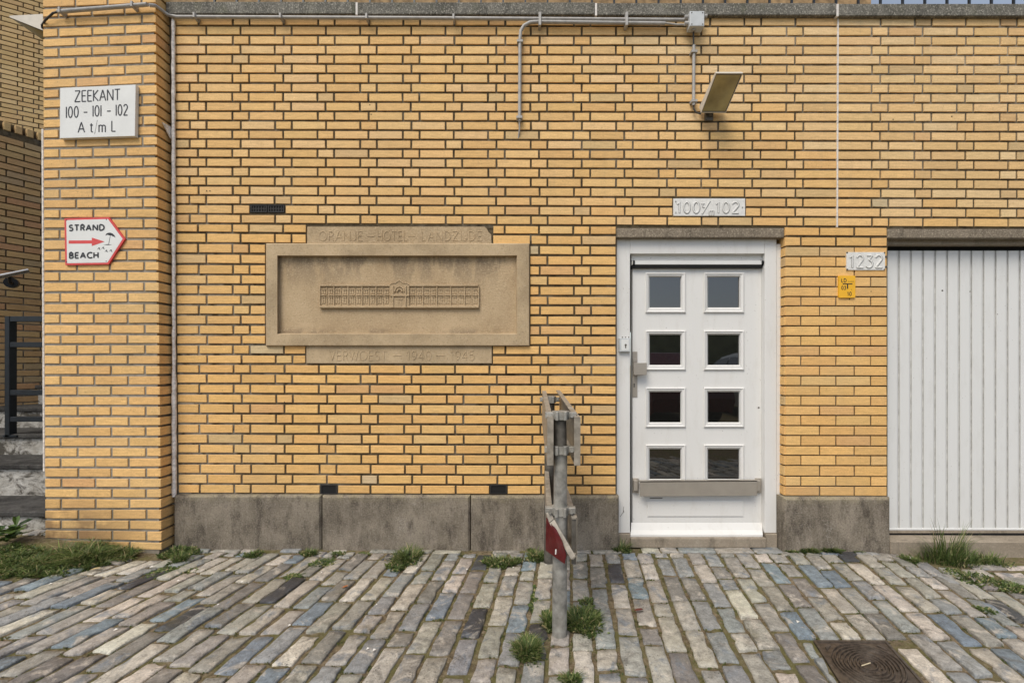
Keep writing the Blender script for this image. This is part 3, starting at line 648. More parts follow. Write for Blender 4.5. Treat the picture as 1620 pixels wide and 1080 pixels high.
# ------------------------------------------------------------------ plaque
pq = thing('memorial_plaque', 'sand-coloured stone relief plaque of a long hotel front with worn lettering', 'plaque', P(629, 575, D))
PWo = PW()
def mat_plaque_frame():
    n = N('plaque_frame_stone'); c = n.mix(n.ramp(n.noise(4, 6, .6), .35, .65), (.36, .27, .165), (.54, .41, .255))
    sp = n.noise(115, 4, .75); c = n.mix(n.ramp(sp, .55, .66, 0, .5), c, (.52, .44, .33)); c = n.mix(n.ramp(sp, .34, .44, .5, 0), c, (.14, .11, .075))
    n.bump(n.noise(280, 4, .65), .7, .003); return n.fin(c, .93, 0, .2)
def mat_plaque_panel():
    n = N('plaque_panel_stone'); c = n.mix(n.ramp(n.noise(3, 6, .6), .35, .65), (.44, .32, .19), (.56, .42, .26))
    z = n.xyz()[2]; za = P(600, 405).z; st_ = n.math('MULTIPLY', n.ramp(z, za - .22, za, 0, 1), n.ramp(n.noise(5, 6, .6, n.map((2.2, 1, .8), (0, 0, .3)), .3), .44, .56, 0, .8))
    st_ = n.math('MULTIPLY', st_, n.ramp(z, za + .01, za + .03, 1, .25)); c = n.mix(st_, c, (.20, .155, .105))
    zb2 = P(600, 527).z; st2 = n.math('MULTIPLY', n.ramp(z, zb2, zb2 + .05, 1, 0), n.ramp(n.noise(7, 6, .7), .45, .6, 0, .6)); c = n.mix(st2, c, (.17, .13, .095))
    sp = n.noise(110, 4, .75); c = n.mix(n.ramp(sp, .54, .65, 0, .6), c, (.64, .51, .34)); c = n.mix(n.ramp(sp, .33, .43, .5, 0), c, (.20, .145, .085))
    n.bump(n.math('ADD', n.noise(240, 4, .65), n.noise(90, 4, .7)), 1.0, .005); return n.fin(c, .93, 0, .2)
PQF, PQP = mat_plaque_frame(), mat_plaque_panel()
m = MB(); a = (421, 385, 837.5, 547)
m.rings([(*a, .03), (a[0], a[1], a[2], a[3], -.016), (a[0] + 1.2, a[1] + 1.2, a[2] - 1.2, a[3] - 1.2, -.020), (438.6, 404, 818, 528.3, -.020), (440.2, 406.0, 816.4, 527, .012)], False); m.build('frame', PQF, pq)
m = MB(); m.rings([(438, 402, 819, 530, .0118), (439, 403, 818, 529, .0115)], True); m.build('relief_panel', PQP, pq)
m = MB(); c1 = [(486, 385.6), (777.6, 385.6), (777, 371), (773, 367.5), (770, 361.5), (766, 358.6), (486, 358.6)]
m.prism([P(x, y, D - .006) for x, y in c1], (0, .03, 0)); m.build('top_strip', PQP, pq)
m = MB(); m.rect(484.6, 546, 778, 574.6, -.002, .04, .002); m.build('bottom_strip', PQF, pq)
for t_, a_, b_ in (('ORANJE', 505, 573), ('=', 580, 592), ('HOTEL', 597, 644), ('=', 646, 657), ('LANDZIJDE', 667, 762)): write(pq, PQP, 'letter', t_, a_, 366, b_, 380.5, -.0084, .0026, 1.7, gap=.22, taper=True)
for t_, a_, b_ in (('VERWOEST', 521, 612), ('=', 622, 635), ('i940', 643, 682), ('=', 690, 703), ('i945', 712, 750)): write(pq, PQF, 'letter', t_, a_, 555, b_, 569.5, -.0043, .0025, 1.6, gap=.22, taper=True)
m = MB(); q0 = .0115
m.rect(506, 451, 617, 486.8, q0 - .008, .012, .001); m.rect(647, 450.6, 757, 486.4, q0 - .008, .012, .001); m.rect(505, 483.5, 757.5, 487, q0 - .020, .022, .002)
for (xa, xb, nb) in ((506, 617, 10), (647, 757, 10)):
    m.rect(xa, 450.2, xb, 452.6, q0 - .018, .02, .001)
    w = (xb - xa) / nb
    for k in range(nb + 1): x = xa + k * w; m.rect(x - .8, 452.6, x + .8, 483.5, q0 - .0155, .02, .0006) if k in (0, nb) or k % 2 == 0 else m.rect(x - .45, 452.6, x + .45, 483.5, q0 - .012, .016, .0004)
    for k in range(nb):
        x = xa + (k + .5) * w
        m.rect(x - w * .36, 466, x + w * .36, 467.6, q0 - .0165, .02, .0008)
        for (ya, yb) in ((458.5, 464.8), (470, 480)):
            m.rect(x - w * .30, ya - 1.2, x + w * .30, ya, q0 - .0138, .016, .0004)
            m.rect(x - w * .27, ya, x - w * .05, yb, q0 - .011, .014, .0004); m.rect(x + w * .05, ya, x + w * .27, yb, q0 - .011, .014, .0004)
        if k % 3 == 1: m.prism([P(x + dx, 451 - dy, D + q0 - .017) for dx, dy in ((-3.6, 0), (3.6, 0), (2.2, 2.2), (0, 3), (-2.2, 2.2))], (0, .017, 0))
g_ = [(617, 486), (647, 486), (647, 450), (643, 447.5), (638, 448), (631.7, 443.5), (625.5, 448), (621, 447.5), (617, 450)]
m.prism([P(x, y, D + q0 - .018) for x, y in g_], (0, .018, 0))
m.tube([P(x, y, D + q0 - .018) for x, y in g_[2:]], .0038, 6)
for x_ in (621.5, 641.5): m.rect(x_ - 1, 452, x_ + 1, 486, q0 - .0245, .008, .0008)
def ringstrip(cx, cy, r0, r1, a0, a1, off, dep):
    pts = arc(cx, cy, r1, r1 * 1.1, a0, a1, 12) + arc(cx, cy, r0, r0 * 1.1, a1, a0, 12); m.prism([P(x, 2 * cy - y, D + off) for x, y in pts], (0, dep, 0))
ringstrip(631.7, 461, 6.6, 8.6, 0, 180, q0 - .025, .009); ringstrip(631.7, 461, 2.8, 5.0, 0, 180, q0 - .0265, .011)
m.rect(617, 466, 647, 468.4, q0 - .026, .01, .001); m.rect(627, 472, 636.5, 473.5, q0 - .022, .006); m.rect(628.5, 474, 630.8, 483, q0 - .021, .005); m.rect(633, 474, 635.3, 483, q0 - .021, .005)
m.build('hotel_relief', PQP, pq)
# ------------------------------------------------------------------ signs on the pillar
sg = thing('address_sign', 'white box sign with thin black address lettering, upper on the brick pillar', 'sign', PF(156, 220, -.02))
m = MB(); m.hexa([PF(94.4, 218.9, -.026), PF(213.3, 215.3, -.026), PF(214.6, 134, -.026), PF(95, 139.2, -.026)], (0, .024, 0), .0012); m.build('panel', SIGNW, sg)
PFs = lambda px, py, o_=0.0: PF(px, py, -.026 + o_)
for t_, a_, ya, b_, yb, g_, sk_ in (('ZEEKANT', 118.2, 144.2, 189.8, 161.2, .17, 2.9), ('100', 104.6, 169.2, 123.8, 186.6, .22, .8), ('-', 132.3, 168.5, 138.0, 185.8, .2, .2), ('101', 146.8, 167.5, 160.0, 184.4, .2, .6), ('-', 169.3, 166.8, 175.0, 183.8, .2, .2), ('102', 183.4, 166.0, 201.6, 183.0, .22, .8), ('A', 123.6, 193.6, 133.6, 209.8, .2, .4), ('t', 142.4, 192.3, 146.8, 209.2, .2, 0), ('m', 156, 192.3, 167, 209.0, .2, 0), ('L', 176.4, 191.4, 182.6, 207.8, .2, 0)):
    write(sg, INK, 'digit' if t_[0] == '1' else 'letter', t_, a_, ya, b_, yb, -.0008, .0007, 1.8, PFs, g_, sk_)
m = MB(); lettering(m, '/', 149.6, 192, 153.8, 209.5, -.0008, .0007, .7, PFs); m.build('slash', GREY, sg)

bs = thing('beach_sign', 'white arrow-shaped beach direction sign with red border, lower on the pillar', 'sign', PF(140, 419, -.02))
PFb = lambda px, py, o_=0.0: PF(px, py, -.012 + o_)
outl = [(103.2, 419.3), (171.5, 418.2), (197.6, 377.8), (172.3, 343.5), (101.8, 345.5)]
def shrink(pts, t):
    cx = sum(p[0] for p in pts) / len(pts); cy = sum(p[1] for p in pts) / len(pts); out = []
    n = len(pts)
    for i in range(n):
        p, a, b2 = pts[i], pts[i - 1], pts[(i + 1) % n]
        def nrm(q, r):
            d = math.hypot(r[0] - q[0], r[1] - q[1]); nx, ny = -(r[1] - q[1]) / d, (r[0] - q[0]) / d
            if (cx - q[0]) * nx + (cy - q[1]) * ny < 0: nx, ny = -nx, -ny
            return nx, ny
        n1, n2 = nrm(a, p), nrm(p, b2); bx_, by_ = n1[0] + n2[0], n1[1] + n2[1]; q = (bx_ * bx_ + by_ * by_) / 2
        out.append((p[0] + bx_ * t / q, p[1] + by_ * t / q))
    return out
m = MB(); m.prism([PFb(*p) for p in outl], (0, .010, 0)); m.build('border', RED, bs)
m = MB(); m.prism([PFb(*p, -.0006) for p in shrink(outl, 3.0)], (0, .0006, 0)); m.build('face', SIGNW, bs)
write(bs, INK, 'letter', 'STRAND', 109.6, 356.2, 164.8, 365.0, -.0014, .0007, 2.35, PFb, .26, .8)
write(bs, INK, 'letter', 'BEACH', 109.8, 399.9, 155.4, 408.4, -.0014, .0007, 2.35, PFb, .26, .6)
m = MB(); m.prism([PFb(x, y, -.0012) for x, y in ((108.6, 385.4), (145.2, 385.2), (145.2, 389.2), (165.5, 382.2), (145.2, 375.8), (145.2, 380.2), (108.6, 380.4))], (0, .0005, 0)); m.build('arrow', RED, bs)
m = MB()
m.prism([PFb(x, y, -.0012) for x, y in ((166.6, 372.8), (168, 369.8), (171, 368.3), (174.5, 368.0), (178, 369.4), (181, 372.2), (182.6, 376), (179.5, 373.8), (178.3, 374), (176, 372.3), (173, 372.4), (170, 371.2))], (0, .0005, 0))
m.prism([PFb(x, y, -.0012) for x, y in ((174.2, 372.4), (174.8, 372.5), (172.2, 386.2), (171.5, 386.2))], (0, .0005, 0)); m.prism([PFb(x, y, -.0012) for x, y in ((163.5, 387.4), (170, 386.2), (177.5, 387.4), (170, 387.6))], (0, .0005, 0))
for (x, y) in ((156.5, 393.4), (163.2, 392.4), (168.4, 397.2), (175.4, 396.6)):
    m.prism([PFb(x + a * 1.35, y + b2 * 1.35, -.0012) for a, b2 in ((-2.2, 1.2), (-.3, -1.5), (1.0, -1.2), (.6, .2), (2.2, 1.3), (.2, 1.0), (-.3, -.4))], (0, .0005, 0))
m.build('parasol_symbol', INK, bs)
m = MB()
for (x, y) in ((105.3, 348.4), (168.4, 347.3), (105.3, 414.2), (168.2, 413.2)): p = PFb(x, y, -.0008); m.tube([p, p + Vector((0, -.0012, 0))], .003, 8)
m.build('screws', INK, bs, kind='stuff')
# ------------------------------------------------------------------ number plates
n1 = thing('number_plate', 'white embossed house number plate above the white door lintel', 'sign', P(1122, 343, D))
m = MB(); m.rect(1065.5, 314, 1179, 341.5, -.004, .012, .0012); m.build('plate', PLATE, n1)
def emb(p, t, x0, x1, y0, y1, wt=2.3, o_=-.0040):
    write(p, GREY, 'digit_shade', t, x0 - .2, y0 + .5, x1 + .5, y1 + .6, o_ - .0008, .0009, wt + .9, gap=.24); write(p, PLATE, 'digit', t, x0, y0, x1, y1, o_ - .0036, .0036, wt, gap=.24, taper=True)  # wider grey understroke, set down and right, paints the relief shadow
emb(n1, 'i00', 1070.5, 1106.5, 319.5, 336.8); emb(n1, '/', 1111, 1123, 319.5, 336, 1.6); emb(n1, 't', 1109.5, 1114.5, 319, 328, 1.2); emb(n1, 'm', 1122, 1129, 329, 340.5, 1.2); emb(n1, 'i02', 1132, 1168.5, 319.5, 336.8)
m = MB()
for (x, y) in ((1069, 319), (1069, 336.5), (1174.5, 328)): p = P(x, y, D - .0042); m.tube([p, p + Vector((0, -.002, 0))], .005, 8)
m.build('screws', GREY, n1, kind='stuff')
n2 = thing('number_plate', 'small white embossed garage number plate right of the yellow marker', 'sign', P(1370, 427, D))
m = MB(); m.rect(1339.5, 398.8, 1400.5, 427.2, -.006, .012, .0015); m.build('plate', PLATE, n2)
emb(n2, 'i232', 1344, 1395.5, 403.5, 423, 2.5, -.006)
m = MB()
for (x, y) in ((1340.3, 399.6), (1399.4, 399.8), (1340.4, 426.2), (1399.2, 426.2), (1402.3, 405.5), (1402.3, 421.5)): p = P(x, y, D - .006); m.tube([p + Vector((0, .004, 0)), p + Vector((0, -.0015, 0))], .0048, 8)
m.build('screws', GALVD, n2, kind='stuff')
ym_ = thing('utility_marker', 'small yellow utility marker plate with black characters on the narrow pier', 'sign', P(1340, 471, D))
m = MB(); q = [(1327.3, 470.8), (1351.8, 470.8), (1353.2, 469.4), (1353.2, 437.4), (1351.8, 436), (1328.4, 436), (1327, 437.4), (1327, 469.4)]
m.prism([P(x, y, D - .009) for x, y in [(1328.4, 470.8)] + q[1:]], (0, .012, 0)); m.build('plate', YEL, ym_)
lm = lambda t, a, b2, c, d, w=1.0: write(ym_, INK, 'character', t, a, c, b2, d, -.0096, .0006, w, gap=.25)
lm('LD', 1331.2, 1339, 440.8, 446.3); lm('03', 1331.4, 1338.2, 452.5, 458); lm('i0', 1340.4, 1347, 461.8, 467.6); m = MB()
m.rect(1333.3, 448.2, 1348.5, 449.8, -.0096, .0006); m.rect(1340, 449.8, 1341.9, 456.8, -.0096, .0006); m.rect(1346.8, 457.6, 1347.6, 458.5, -.0096, .0006)
for x in (1342, 1344.3, 1346.6, 1349): m.rect(x, 444.8, x + 1.6, 445.6, -.0096, .0006)
m.build('symbols', INK, ym_, kind='stuff')

# ------------------------------------------------------------------ door
dr = thing('front_door', 'white painted front door with eight small square panes and a steel kick bar', 'door', P(1105, 851, D + .08))
YF, YL = .045, .088
m = MB()
m.rect(975.6, 376, 996.8, 842.5, YF, .15, .002); m.build('door_frame', WHITE, dr)
m = MB(); m.rect(997, 377, 1209.8, 401.2, YF - .001, .15, .002); m.build('frame_head', WHITE, dr)
m = MB(); m.rect(1210, 376, 1228.6, 842.5, YF, .15, .002); m.build('door_frame', WHITE, dr)
m = MB(); m.rect(1228.8, 386, 1236.5, 845, YF + .004, .15, .0015); m.build('frame_strip', WHITE, dr)
m = MB(); m.rect(998.8, 401.3, 1208, 412, YL - .012, .08, .001); m.build('transom', WHITE, dr)
m = MB(); m.rect(1000.4, 412.3, 1206.6, 418.4, YL - .03, .05, .0015); m.build('rain_bar', SIGNW, dr)
m = MB(); m.rect(1000.6, 418.6, 1206.4, 423.6, YL - .024, .05, .001); m.tube([P(1000.6, 416, D + YL - .02), P(1003.5, 416, D + YL - .02)], .018, 12); m.tube([P(1203.5, 416, D + YL - .02), P(1206.5, 416, D + YL - .02)], .018, 12); m.build('rain_bar_seal', DARK, dr)
gx = [1000.8, 1026.3, 1077.8, 1118.5, 1170.3, 1204.2]; gy = [422, 436.8, 487.8, 528, 578.5, 618.3, 669, 708.5, 758.5, 846]
m = MB(); vs = []; fs = []
for y in gy:
    for x in gx: vs.append(P(x, y, D + YL))
for j in range(9):
    for i in range(5):
        if i in (1, 3) and j in (1, 3, 5, 7): continue
        fs.append((6 * j + i, 6 * (j + 1) + i, 6 * (j + 1) + i + 1, 6 * j + i + 1))
m.add(vs, fs); m.rect(1000.8, 424, 1001.0, 846, YL + .001, .05); m.build('door_leaf', WHITE, dr)
m = MB(); m.rect(1000.9, 423, 1204, 846, YL + .03, .02); m.build('leaf_back', DARK, dr)
for j in (1, 3, 5, 7):
    for i in (1, 3):
        x0, x1, y0, y1 = gx[i], gx[i + 1], gy[j], gy[j + 1]
        m = MB()
        m.rings([(x0 - 5.2, y0 - 5.6, x1 + 7.5, y1 + 7.3, YL + .002), (x0 - 5.0, y0 - 5.4, x1 + 7.2, y1 + 7.0, YL - .007), (x0 - 3.6, y0 - 4, x1 + 5.6, y1 + 5.4, YL - .012), (x0 - 1.6, y0 - 1.8, x1 + 3.2, y1 + 3.0, YL - .006), (x0 - .6, y0 - .6, x1 + 1.2, y1 + .8, YL - .006), (x0 + 1.6, y0 + 1.8, x1 - 1.6, y1 - 1.6, YL + .012)], False)
        wf = m.build('window', WHITE, dr)
        m = MB(); tl = U(-.004, .004); m.rings([(x0 + .5, y0 + .5, x1 - .5, y1 - .5, YL + .0105)], True); m.build('pane', GLASS, wf)
m = MB(); m.hexa([P(1012.8, 784.8, D + YL - .05), P(1198, 783.6, D + YL - .05), P(1198, 759.6, D + YL - .05), P(1012.8, 760.8, D + YL - .05)], (0, .006, 0), .0015)
m.hexa([P(1012.8, 762.4, D + YL - .05), P(1198, 761.2, D + YL - .05), P(1198, 759.6, D + YL - .05), P(1012.8, 760.8, D + YL - .05)], (0, .03, 0)); m.build('kick_bar', STEEL, dr)
for (a, b2) in ((1001.4, 1010.5), (1196, 1204.6)):
    m = MB(); m.rect(a, 756.4, b2, 779.6, YL - .012, .014, .0015); m.rect(a + 1.5, 760, b2 - 1.5, 776, YL - .045, .034, .002); m.build('kick_bar_bracket', STEEL, dr)
m = MB(); m.rings([(1024, 791.5, 1176, 816.8, YL), (1024, 791.5, 1176, 816.8, YL - .004), (1025.2, 792.7, 1174.8, 815.6, YL - .006), (1027, 794.5, 1173, 813.8, YL - .006)], True); m.build('bottom_panel', WHITE, dr)
m = MB(); p = [P(997.6, 851, D + YL - .055), P(1206.8, 851, D + YL - .055), P(1206.8, 846, D + YL - .055), P(997.6, 846, D + YL - .055)]
m.hexa(p, (0, .06, 0), .002); t0 = [P(998.6, 826, D + YL - .002), P(1205.6, 826, D + YL - .002)]; q0_ = [p[3] + Vector((0, 0, .0005)), p[2] + Vector((0, 0, .0005))]
mid = [P(998.2, 838, D + YL - .024), P(1206, 838, D + YL - .024)]
m.add([q0_[0], q0_[1], mid[1], mid[0], t0[1], t0[0]], [(0, 1, 2, 3), (3, 2, 4, 5)]); m.build('weather_bar', WHITE, dr)
m = MB(); m.rect(1000.8, 556, 1008.4, 628, YL - .004, .006, .001); lp = m.build('lock_plate', STEEL, dr)
m = MB(); p = P(1003.2, 607.5, D + YL - .0045); m.tube([p + Vector((0, .001, 0)), p + Vector((0, -.0008, 0))], .0045, 10); m.rect(1002.5, 607.5, 1003.9, 612.5, YL - .0053, .001); m.build('keyhole', DARK, lp)
m = MB(); m.rect(1002.8, 573.8, 1023.4, 593.0, YL - .052, .014, .002); m.rect(1003, 578, 1010, 590, YL - .038, .036); m.build('door_knob', STEEL, dr)
m = MB(); p = P(1005, 569.5, D + YL - .012); m.rect(1001.6, 567, 1008, 573, YL - .01, .01, .002); m.build('lock_cylinder', STEEL, dr)
m = MB(); p = P(1200.3, 644.6, D + YL - .0005); m.tube([p + Vector((0, .001, 0)), p + Vector((0, -.001, 0))], .006, 10); m.build('leaf_bolt', GALVD, dr)
m = MB()
for (x0, y0, x1, y1) in ((1028, 786.8, 1048, 788.2), (1023.8, 799, 1026, 803), (1033, 808, 1035.3, 808.8), (986.5, 807, 987.2, 811)): m.rect(x0, y0, x1, y1, YL - .0006 if x0 > 1000 else YF - .0006, .001)
m.tube([P(986.8, 801, D + YF - .001), P(985.8, 810, D + YF - .001), P(981, 817, D + YF - .001)], .0012, 4); m.build('paint_chips', GALVD, dr)
kb = thing('key_switch', 'small metal key switch box screwed to the left door frame', 'key switch', P(988, 557, D + YF))
m = MB(); m.rect(980, 534.6, 997.4, 556.4, YF - .024, .024, .0025); bo = m.build('case', BOXG, kb)
m = MB(); m.rings([(983, 537, 995, 554, YF - .0242), (983, 537, 995, 554, YF - .0255)], True); m.build('face_plate', SIGNW, kb)
m = MB(); p = P(989.8, 545.5, D + YF - .0256); m.tube([p, p + Vector((0, -.002, 0))], .0065, 12); m.rect(989, 546, 990.6, 550.5, YF - .0275, .001); m.build('lock', RUST, kb)
m = MB()
for x in (984.5, 989.5, 994.5): p = P(x, 533.4, D + YF - .006); m.tube([p, p + Vector((0, -.006, 0))], .004, 8)
m.build('screws', GALVD, kb, kind='stuff')
m = MB(); m.rect(998, 851.5, 1212, 866, .005, .2, .003); m.build('door_sill', SILL, wall)
for (a, b2) in ((978.5, 997.6), (1211.5, 1230)): m = MB(); m.rect(a, 844.5, b2, 872, .03, .14, .003); m.build('jamb_foot', SILL, wall)
# ------------------------------------------------------------------ garage door
gd = thing('garage_door', 'pale grey ribbed metal garage door at the right edge of the photo', 'garage door', P(1560, 843, D + .1))
YG = .09
gx_ = P(1404, 500).x
m = MB(); m.rect(1395, 378, 2010, 387, YG - .045, .05, .004); m.build('track_housing', SILL, gd)
m = MB(); m.rect(1395, 387, 2010, 870, YG + .02, .03); m.build('backing', DARK, gd)
x = 1402.6 - 38.2 + 19.1; k = 0
while x < 1998:
    m = MB(); a, b2 = x + .9, x + 18.4
    xs = [a, a + .5, a + 1.6, b2 - 2.2, b2 - 1.0, b2]; os_ = [YG + .012, YG + .003, YG, YG, YG + .003, YG + .012]
    yt, yb = 396.6, 835.5; vs = []
    for xx, o_ in zip(xs, os_): vs += [P(xx, yt, D + o_), P(xx, yb, D + o_)]
    fs = [(2 * i, 2 * i + 1, 2 * i + 3, 2 * i + 2) for i in range(5)]
    # lip at top and bottom
    for i, (xx, o_) in enumerate(zip(xs, os_)): vs += [P(xx, yt, D + .02 + YG)]
    for i, (xx, o_) in enumerate(zip(xs, os_)): vs += [P(xx, yb, D + .02 + YG)]
    fs += [(12 + i, 2 * i, 2 * i + 2, 13 + i) for i in range(5)] + [(2 * i + 1, 18 + i, 19 + i, 2 * i + 3) for i in range(5)]
    m.add(vs, fs); m.build('slat', WHITE2, gd)
    x += 19.12
m = MB(); m.rect(1395, 835.8, 2010, 838.4, YG - .004, .02, .001); m.build('bottom_lip', WHITE2, gd)
m = MB(); m.rect(1395, 838.6, 2010, 843, YG - .002, .02, .001); m.build('bottom_rail', SILL, gd); m = MB(); m.rect(1395, 843.1, 2010, 850, YG + .003, .02); m.build('door_gap', DARK, gd)
m = MB(); m.rect(1395, 396.9, 2010, 835.3, YG + .009, .008); m.build('groove_shade_sheet', GROOVE, gd)  # sheet between the slats, its darker grey painted in as groove shade
m = MB(); tz_ = P(1500, 846.5, D + YG).z; m.box((P(1406, 870).x, -.012, -.2), (P(2002, 870).x, .3, tz_), .005); m.build('garage_threshold', SILL, wall)
m = MB()
for (x_, y_, r) in ((1490.8, 459.6, .006), (1534.5, 461, .0035), (1578, 497, .003)): p = P(x_, y_, D + YG - .0003); m.tube([p + Vector((0, .002, 0)), p + Vector((0, -.0006, 0))], r, 8)
m.build('rivets', GALVD, gd)
# ------------------------------------------------------------------ wall lamp and conduits
def lamp(name, label, ft, n_vec, h, parts_z):
    "ft: four corners of the glass face (outer-left, outer-right, inner-right, inner-left)"
    t = thing(name, label, 'lamp', ft[3]); n_vec = Vector(n_vec).normalized()
    c = sum(ft, Vector()) / 4; top = [f_ + n_vec * hh for f_, hh in zip(ft, h)]; top = [c + n_vec * .03 + (p - c - n_vec * .03) * .97 for p in top]
    m = MB(); m.add(list(ft) + top, [(4, 5, 6, 7), (0, 1, 5, 4), (1, 2, 6, 5), (2, 3, 7, 6), (3, 0, 4, 7)]); inn = [c + (p - c) * .93 for p in ft]
    lip = [p - n_vec * .006 for p in ft]; li = [c + (p - c) * .95 - n_vec * .006 for p in ft]
    m.add(list(ft) + lip + li + inn, [(i, (i + 1) % 4, 4 + (i + 1) % 4, 4 + i) for i in range(4)] + [(4 + i, 4 + (i + 1) % 4, 8 + (i + 1) % 4, 8 + i) for i in range(4)] + [(8 + i, 8 + (i + 1) % 4, 12 + (i + 1) % 4, 12 + i) for i in range(4)])
    m.build('housing', LAMPW, t)
    m = MB(); e1 = [c + (p - c) * .955 - n_vec * .0055 for p in ft]; e2 = [c + (p - c) * .90 - n_vec * .003 for p in ft]; m.add(e1 + e2, [(i, (i + 1) % 4, 4 + (i + 1) % 4, 4 + i) for i in range(4)]); m.build('gasket', DARK, t)
    m = MB(); g = [c + (p - c) * .91 - n_vec * .0035 for p in ft]; k1 = [c + (p - c) * .45 + n_vec * .016 for p in ft]
    m.add(g + k1 + [c + n_vec * .012], [(i, (i + 1) % 4, 4 + (i + 1) % 4, 4 + i) for i in range(4)] + [(4 + i, 4 + (i + 1) % 4, 8) for i in range(4)], smooth=True); m.build('diffuser', LAMPG, t)
    return t
ft = [P(1132.5, 115.2, 2.61), P(1175.2, 115.2, 2.61), P(1148, 178, 2.80), P(1108.6, 178, 2.80)]
nv = (ft[1] - ft[0]).cross(ft[3] - ft[0]); nv = nv if nv.z > 0 else -nv
wl = lamp('wall_lamp', 'cream rectangular floodlight on the wall above the door, tilted outward', ft, nv, [.018, .018, .06, .06], None)
m = MB(); a = P(1126, 180, 2.81); m.box((a.x - .03, -.02, a.z - .03), (a.x + .02, 0.0, a.z + .05), .003); m.tube([Vector((a.x, -.01, a.z)), Vector((a.x, -.06, a.z + .03))], .012, 8); m.build('wall_bracket', GALVD, wl)
fl_ = [P(15, 27.5, 2.86), P(18 - 0, 27.5, 2.86) + Vector((0, .2, 0)), P(68, 48.5, 2.86) + Vector((.0, .2, 0)), P(68, 48.5, 2.86)]
fl_[1] = fl_[0] + Vector((0, .19, 0)); fl_[2] = fl_[3] + Vector((0, .19, 0))
l2 = thing('wall_lamp', 'cream floodlight jutting left from the side of the pillar near its top', 'lamp', fl_[3])
m = MB(); A = P(15, 25.2, 2.86); B = P(68, 22.5, 2.86); pts = [fl_[0], fl_[3], B, A]; m.prism(pts, (0, .19, 0)); m.build('housing', LAMPW, l2)
m = MB(); dn = Vector((0, 0, -.001)); e = [fl_[0] + Vector((.006, .006, -.004)), fl_[1] + Vector((.006, -.006, -.004)), fl_[2] + Vector((-.004, -.006, -.003)), fl_[3] + Vector((-.004, .006, -.003))]
c = sum(e, Vector()) / 4 + Vector((.01, 0, -.035)); m.add(e + [c], [(0, 1, 4), (1, 2, 4), (2, 3, 4), (3, 0, 4)], smooth=True); m.build('diffuser', LAMPG, l2)
# conduits
def clip(px, py, parent, r=.012, Z=D - .03, n=1):
    m = MB(); a = P(px, py, Z)
    m.box((a.x - .006, -.052, a.z - r - .004), (a.x + .006, -.001, a.z + r + .004), .001); m.build('clip', PIPE, parent)
c1 = thing('conduit', 'long grey conduit running just under the coping from pillar to junction box', 'pipe', P(680, 27, D - .03))
m = MB(); m.tube([P(236, 8.5, 2.715), P(246, 9.5, 2.735), P(256, 17, 2.79), P(266, 24.5, 2.82), P(280, 27.2, D - .03), P(700, 29.2, D - .03), P(1088, 32.0, D - .03)], .0105, 10); m.build('pipe', PIPE, c1)
for x in (310, 445.5, 581, 718): clip(x, 27.3 + (x - 280) * .006, c1)
c2 = thing('conduit', 'grey conduit across the top of the pillar with a black cable tail', 'pipe', P(160, 14, 2.72))
m = MB(); m.tube([PF(92, 19, -.03), PF(233, 7.5, -.03)], .012, 10); m.build('pipe', PIPE, c2)
for x in (97, 211):
    m = MB(); y = 18.8 - (x - 92) * .081; q = PF(x, y, -.03); m.box((q.x - .006, q.y - .017, q.z - .017), (q.x + .006, q.y + .029, q.z + .017), .001); m.build('clip', PIPE, c2)
m = MB(); m.tube([PF(94, 18.6, -.03), PF(84, 21, -.03), PF(72, 32, -.02), P(66.5, 40, 2.80), P(67, 47, 2.90)], .006, 8); m.build('cable', PIPED, c2)
c3 = thing('conduit', 'grey conduit bending down the wall left of the lamp, ending in a bare cable', 'pipe', P(822, 205, D - .02))
m = MB(); m.tube([P(1052, 37.5, D - .03), P(850, 35, D - .03), P(838, 36, D - .03), P(829, 41, D - .028), P(824, 49, D - .026), P(822.6, 62, D - .024), P(822, 192, D - .02)], .011, 10); m.build('pipe', PIPE, c3)
m = MB(); m.tube([P(1050, 36.5, D - .028), P(1070, 39.5, D - .03), P(1088, 39.5, D - .035)], .006, 8); m.build('cable', PIPE, c3); m = MB(); m.tube([P(821.8, 190, D - .02), P(821.8, 205, D - .015), P(820, 219, D + .004)], .005, 8); m.build('cable', PIPE, c3)
for (x, y) in ((822.6, 67), (821.6, 187)):
    m = MB(); q = P(x, y, D - .022); m.box((q.x - .019, q.y - .016, q.z - .008), (q.x + .019, .001, q.z + .008), .001); m.build('clip', PIPE, c3)
for x in (854, 990.6):
    m = MB(); q = P(x, 33, D - .03); m.box((q.x - .008, -.05, q.z - .042), (q.x + .008, -.001, q.z + .042), .001); m.build('clip', PIPE, c3)
jb = thing('junction_box', 'square pale grey junction box at the right end of the conduits', 'junction box', P(1102, 45, D))
m = MB(); m.rect(1091.5, 17.5, 1114.5, 41.5, -.075, .055, .003); m.build('lid', BOXG, jb); m = MB(); m.rect(1093, 20, 1114, 42.5, -.0195, .02, .002); m.build('case', PIPE, jb)
m = MB()
for (x, y) in ((1094.4, 20.4), (1111.6, 20.4), (1094.4, 38.6), (1111.6, 38.6)): p = P(x, y, D - .075); m.tube([p, p + Vector((0, -.0015, 0))], .004, 8)
m.build('screws', GALVD, jb, kind='stuff')
for (x0, y0, x1, y1) in ((1083, 27.8, 1092, 27.8), (1083, 37.8, 1092, 37.8), (1114, 26.5, 1118, 26.5), (1097, 42, 1097, 50)):
    m = MB(); m.tube([P(x0, y0, D - .045), P(x1, y1, D - .045)], .0135, 8); m.build('gland', PIPE, jb)
c4 = thing('conduit', 'short grey conduit dropping from the junction box to the floodlight', 'pipe', P(1097, 168, D - .02))
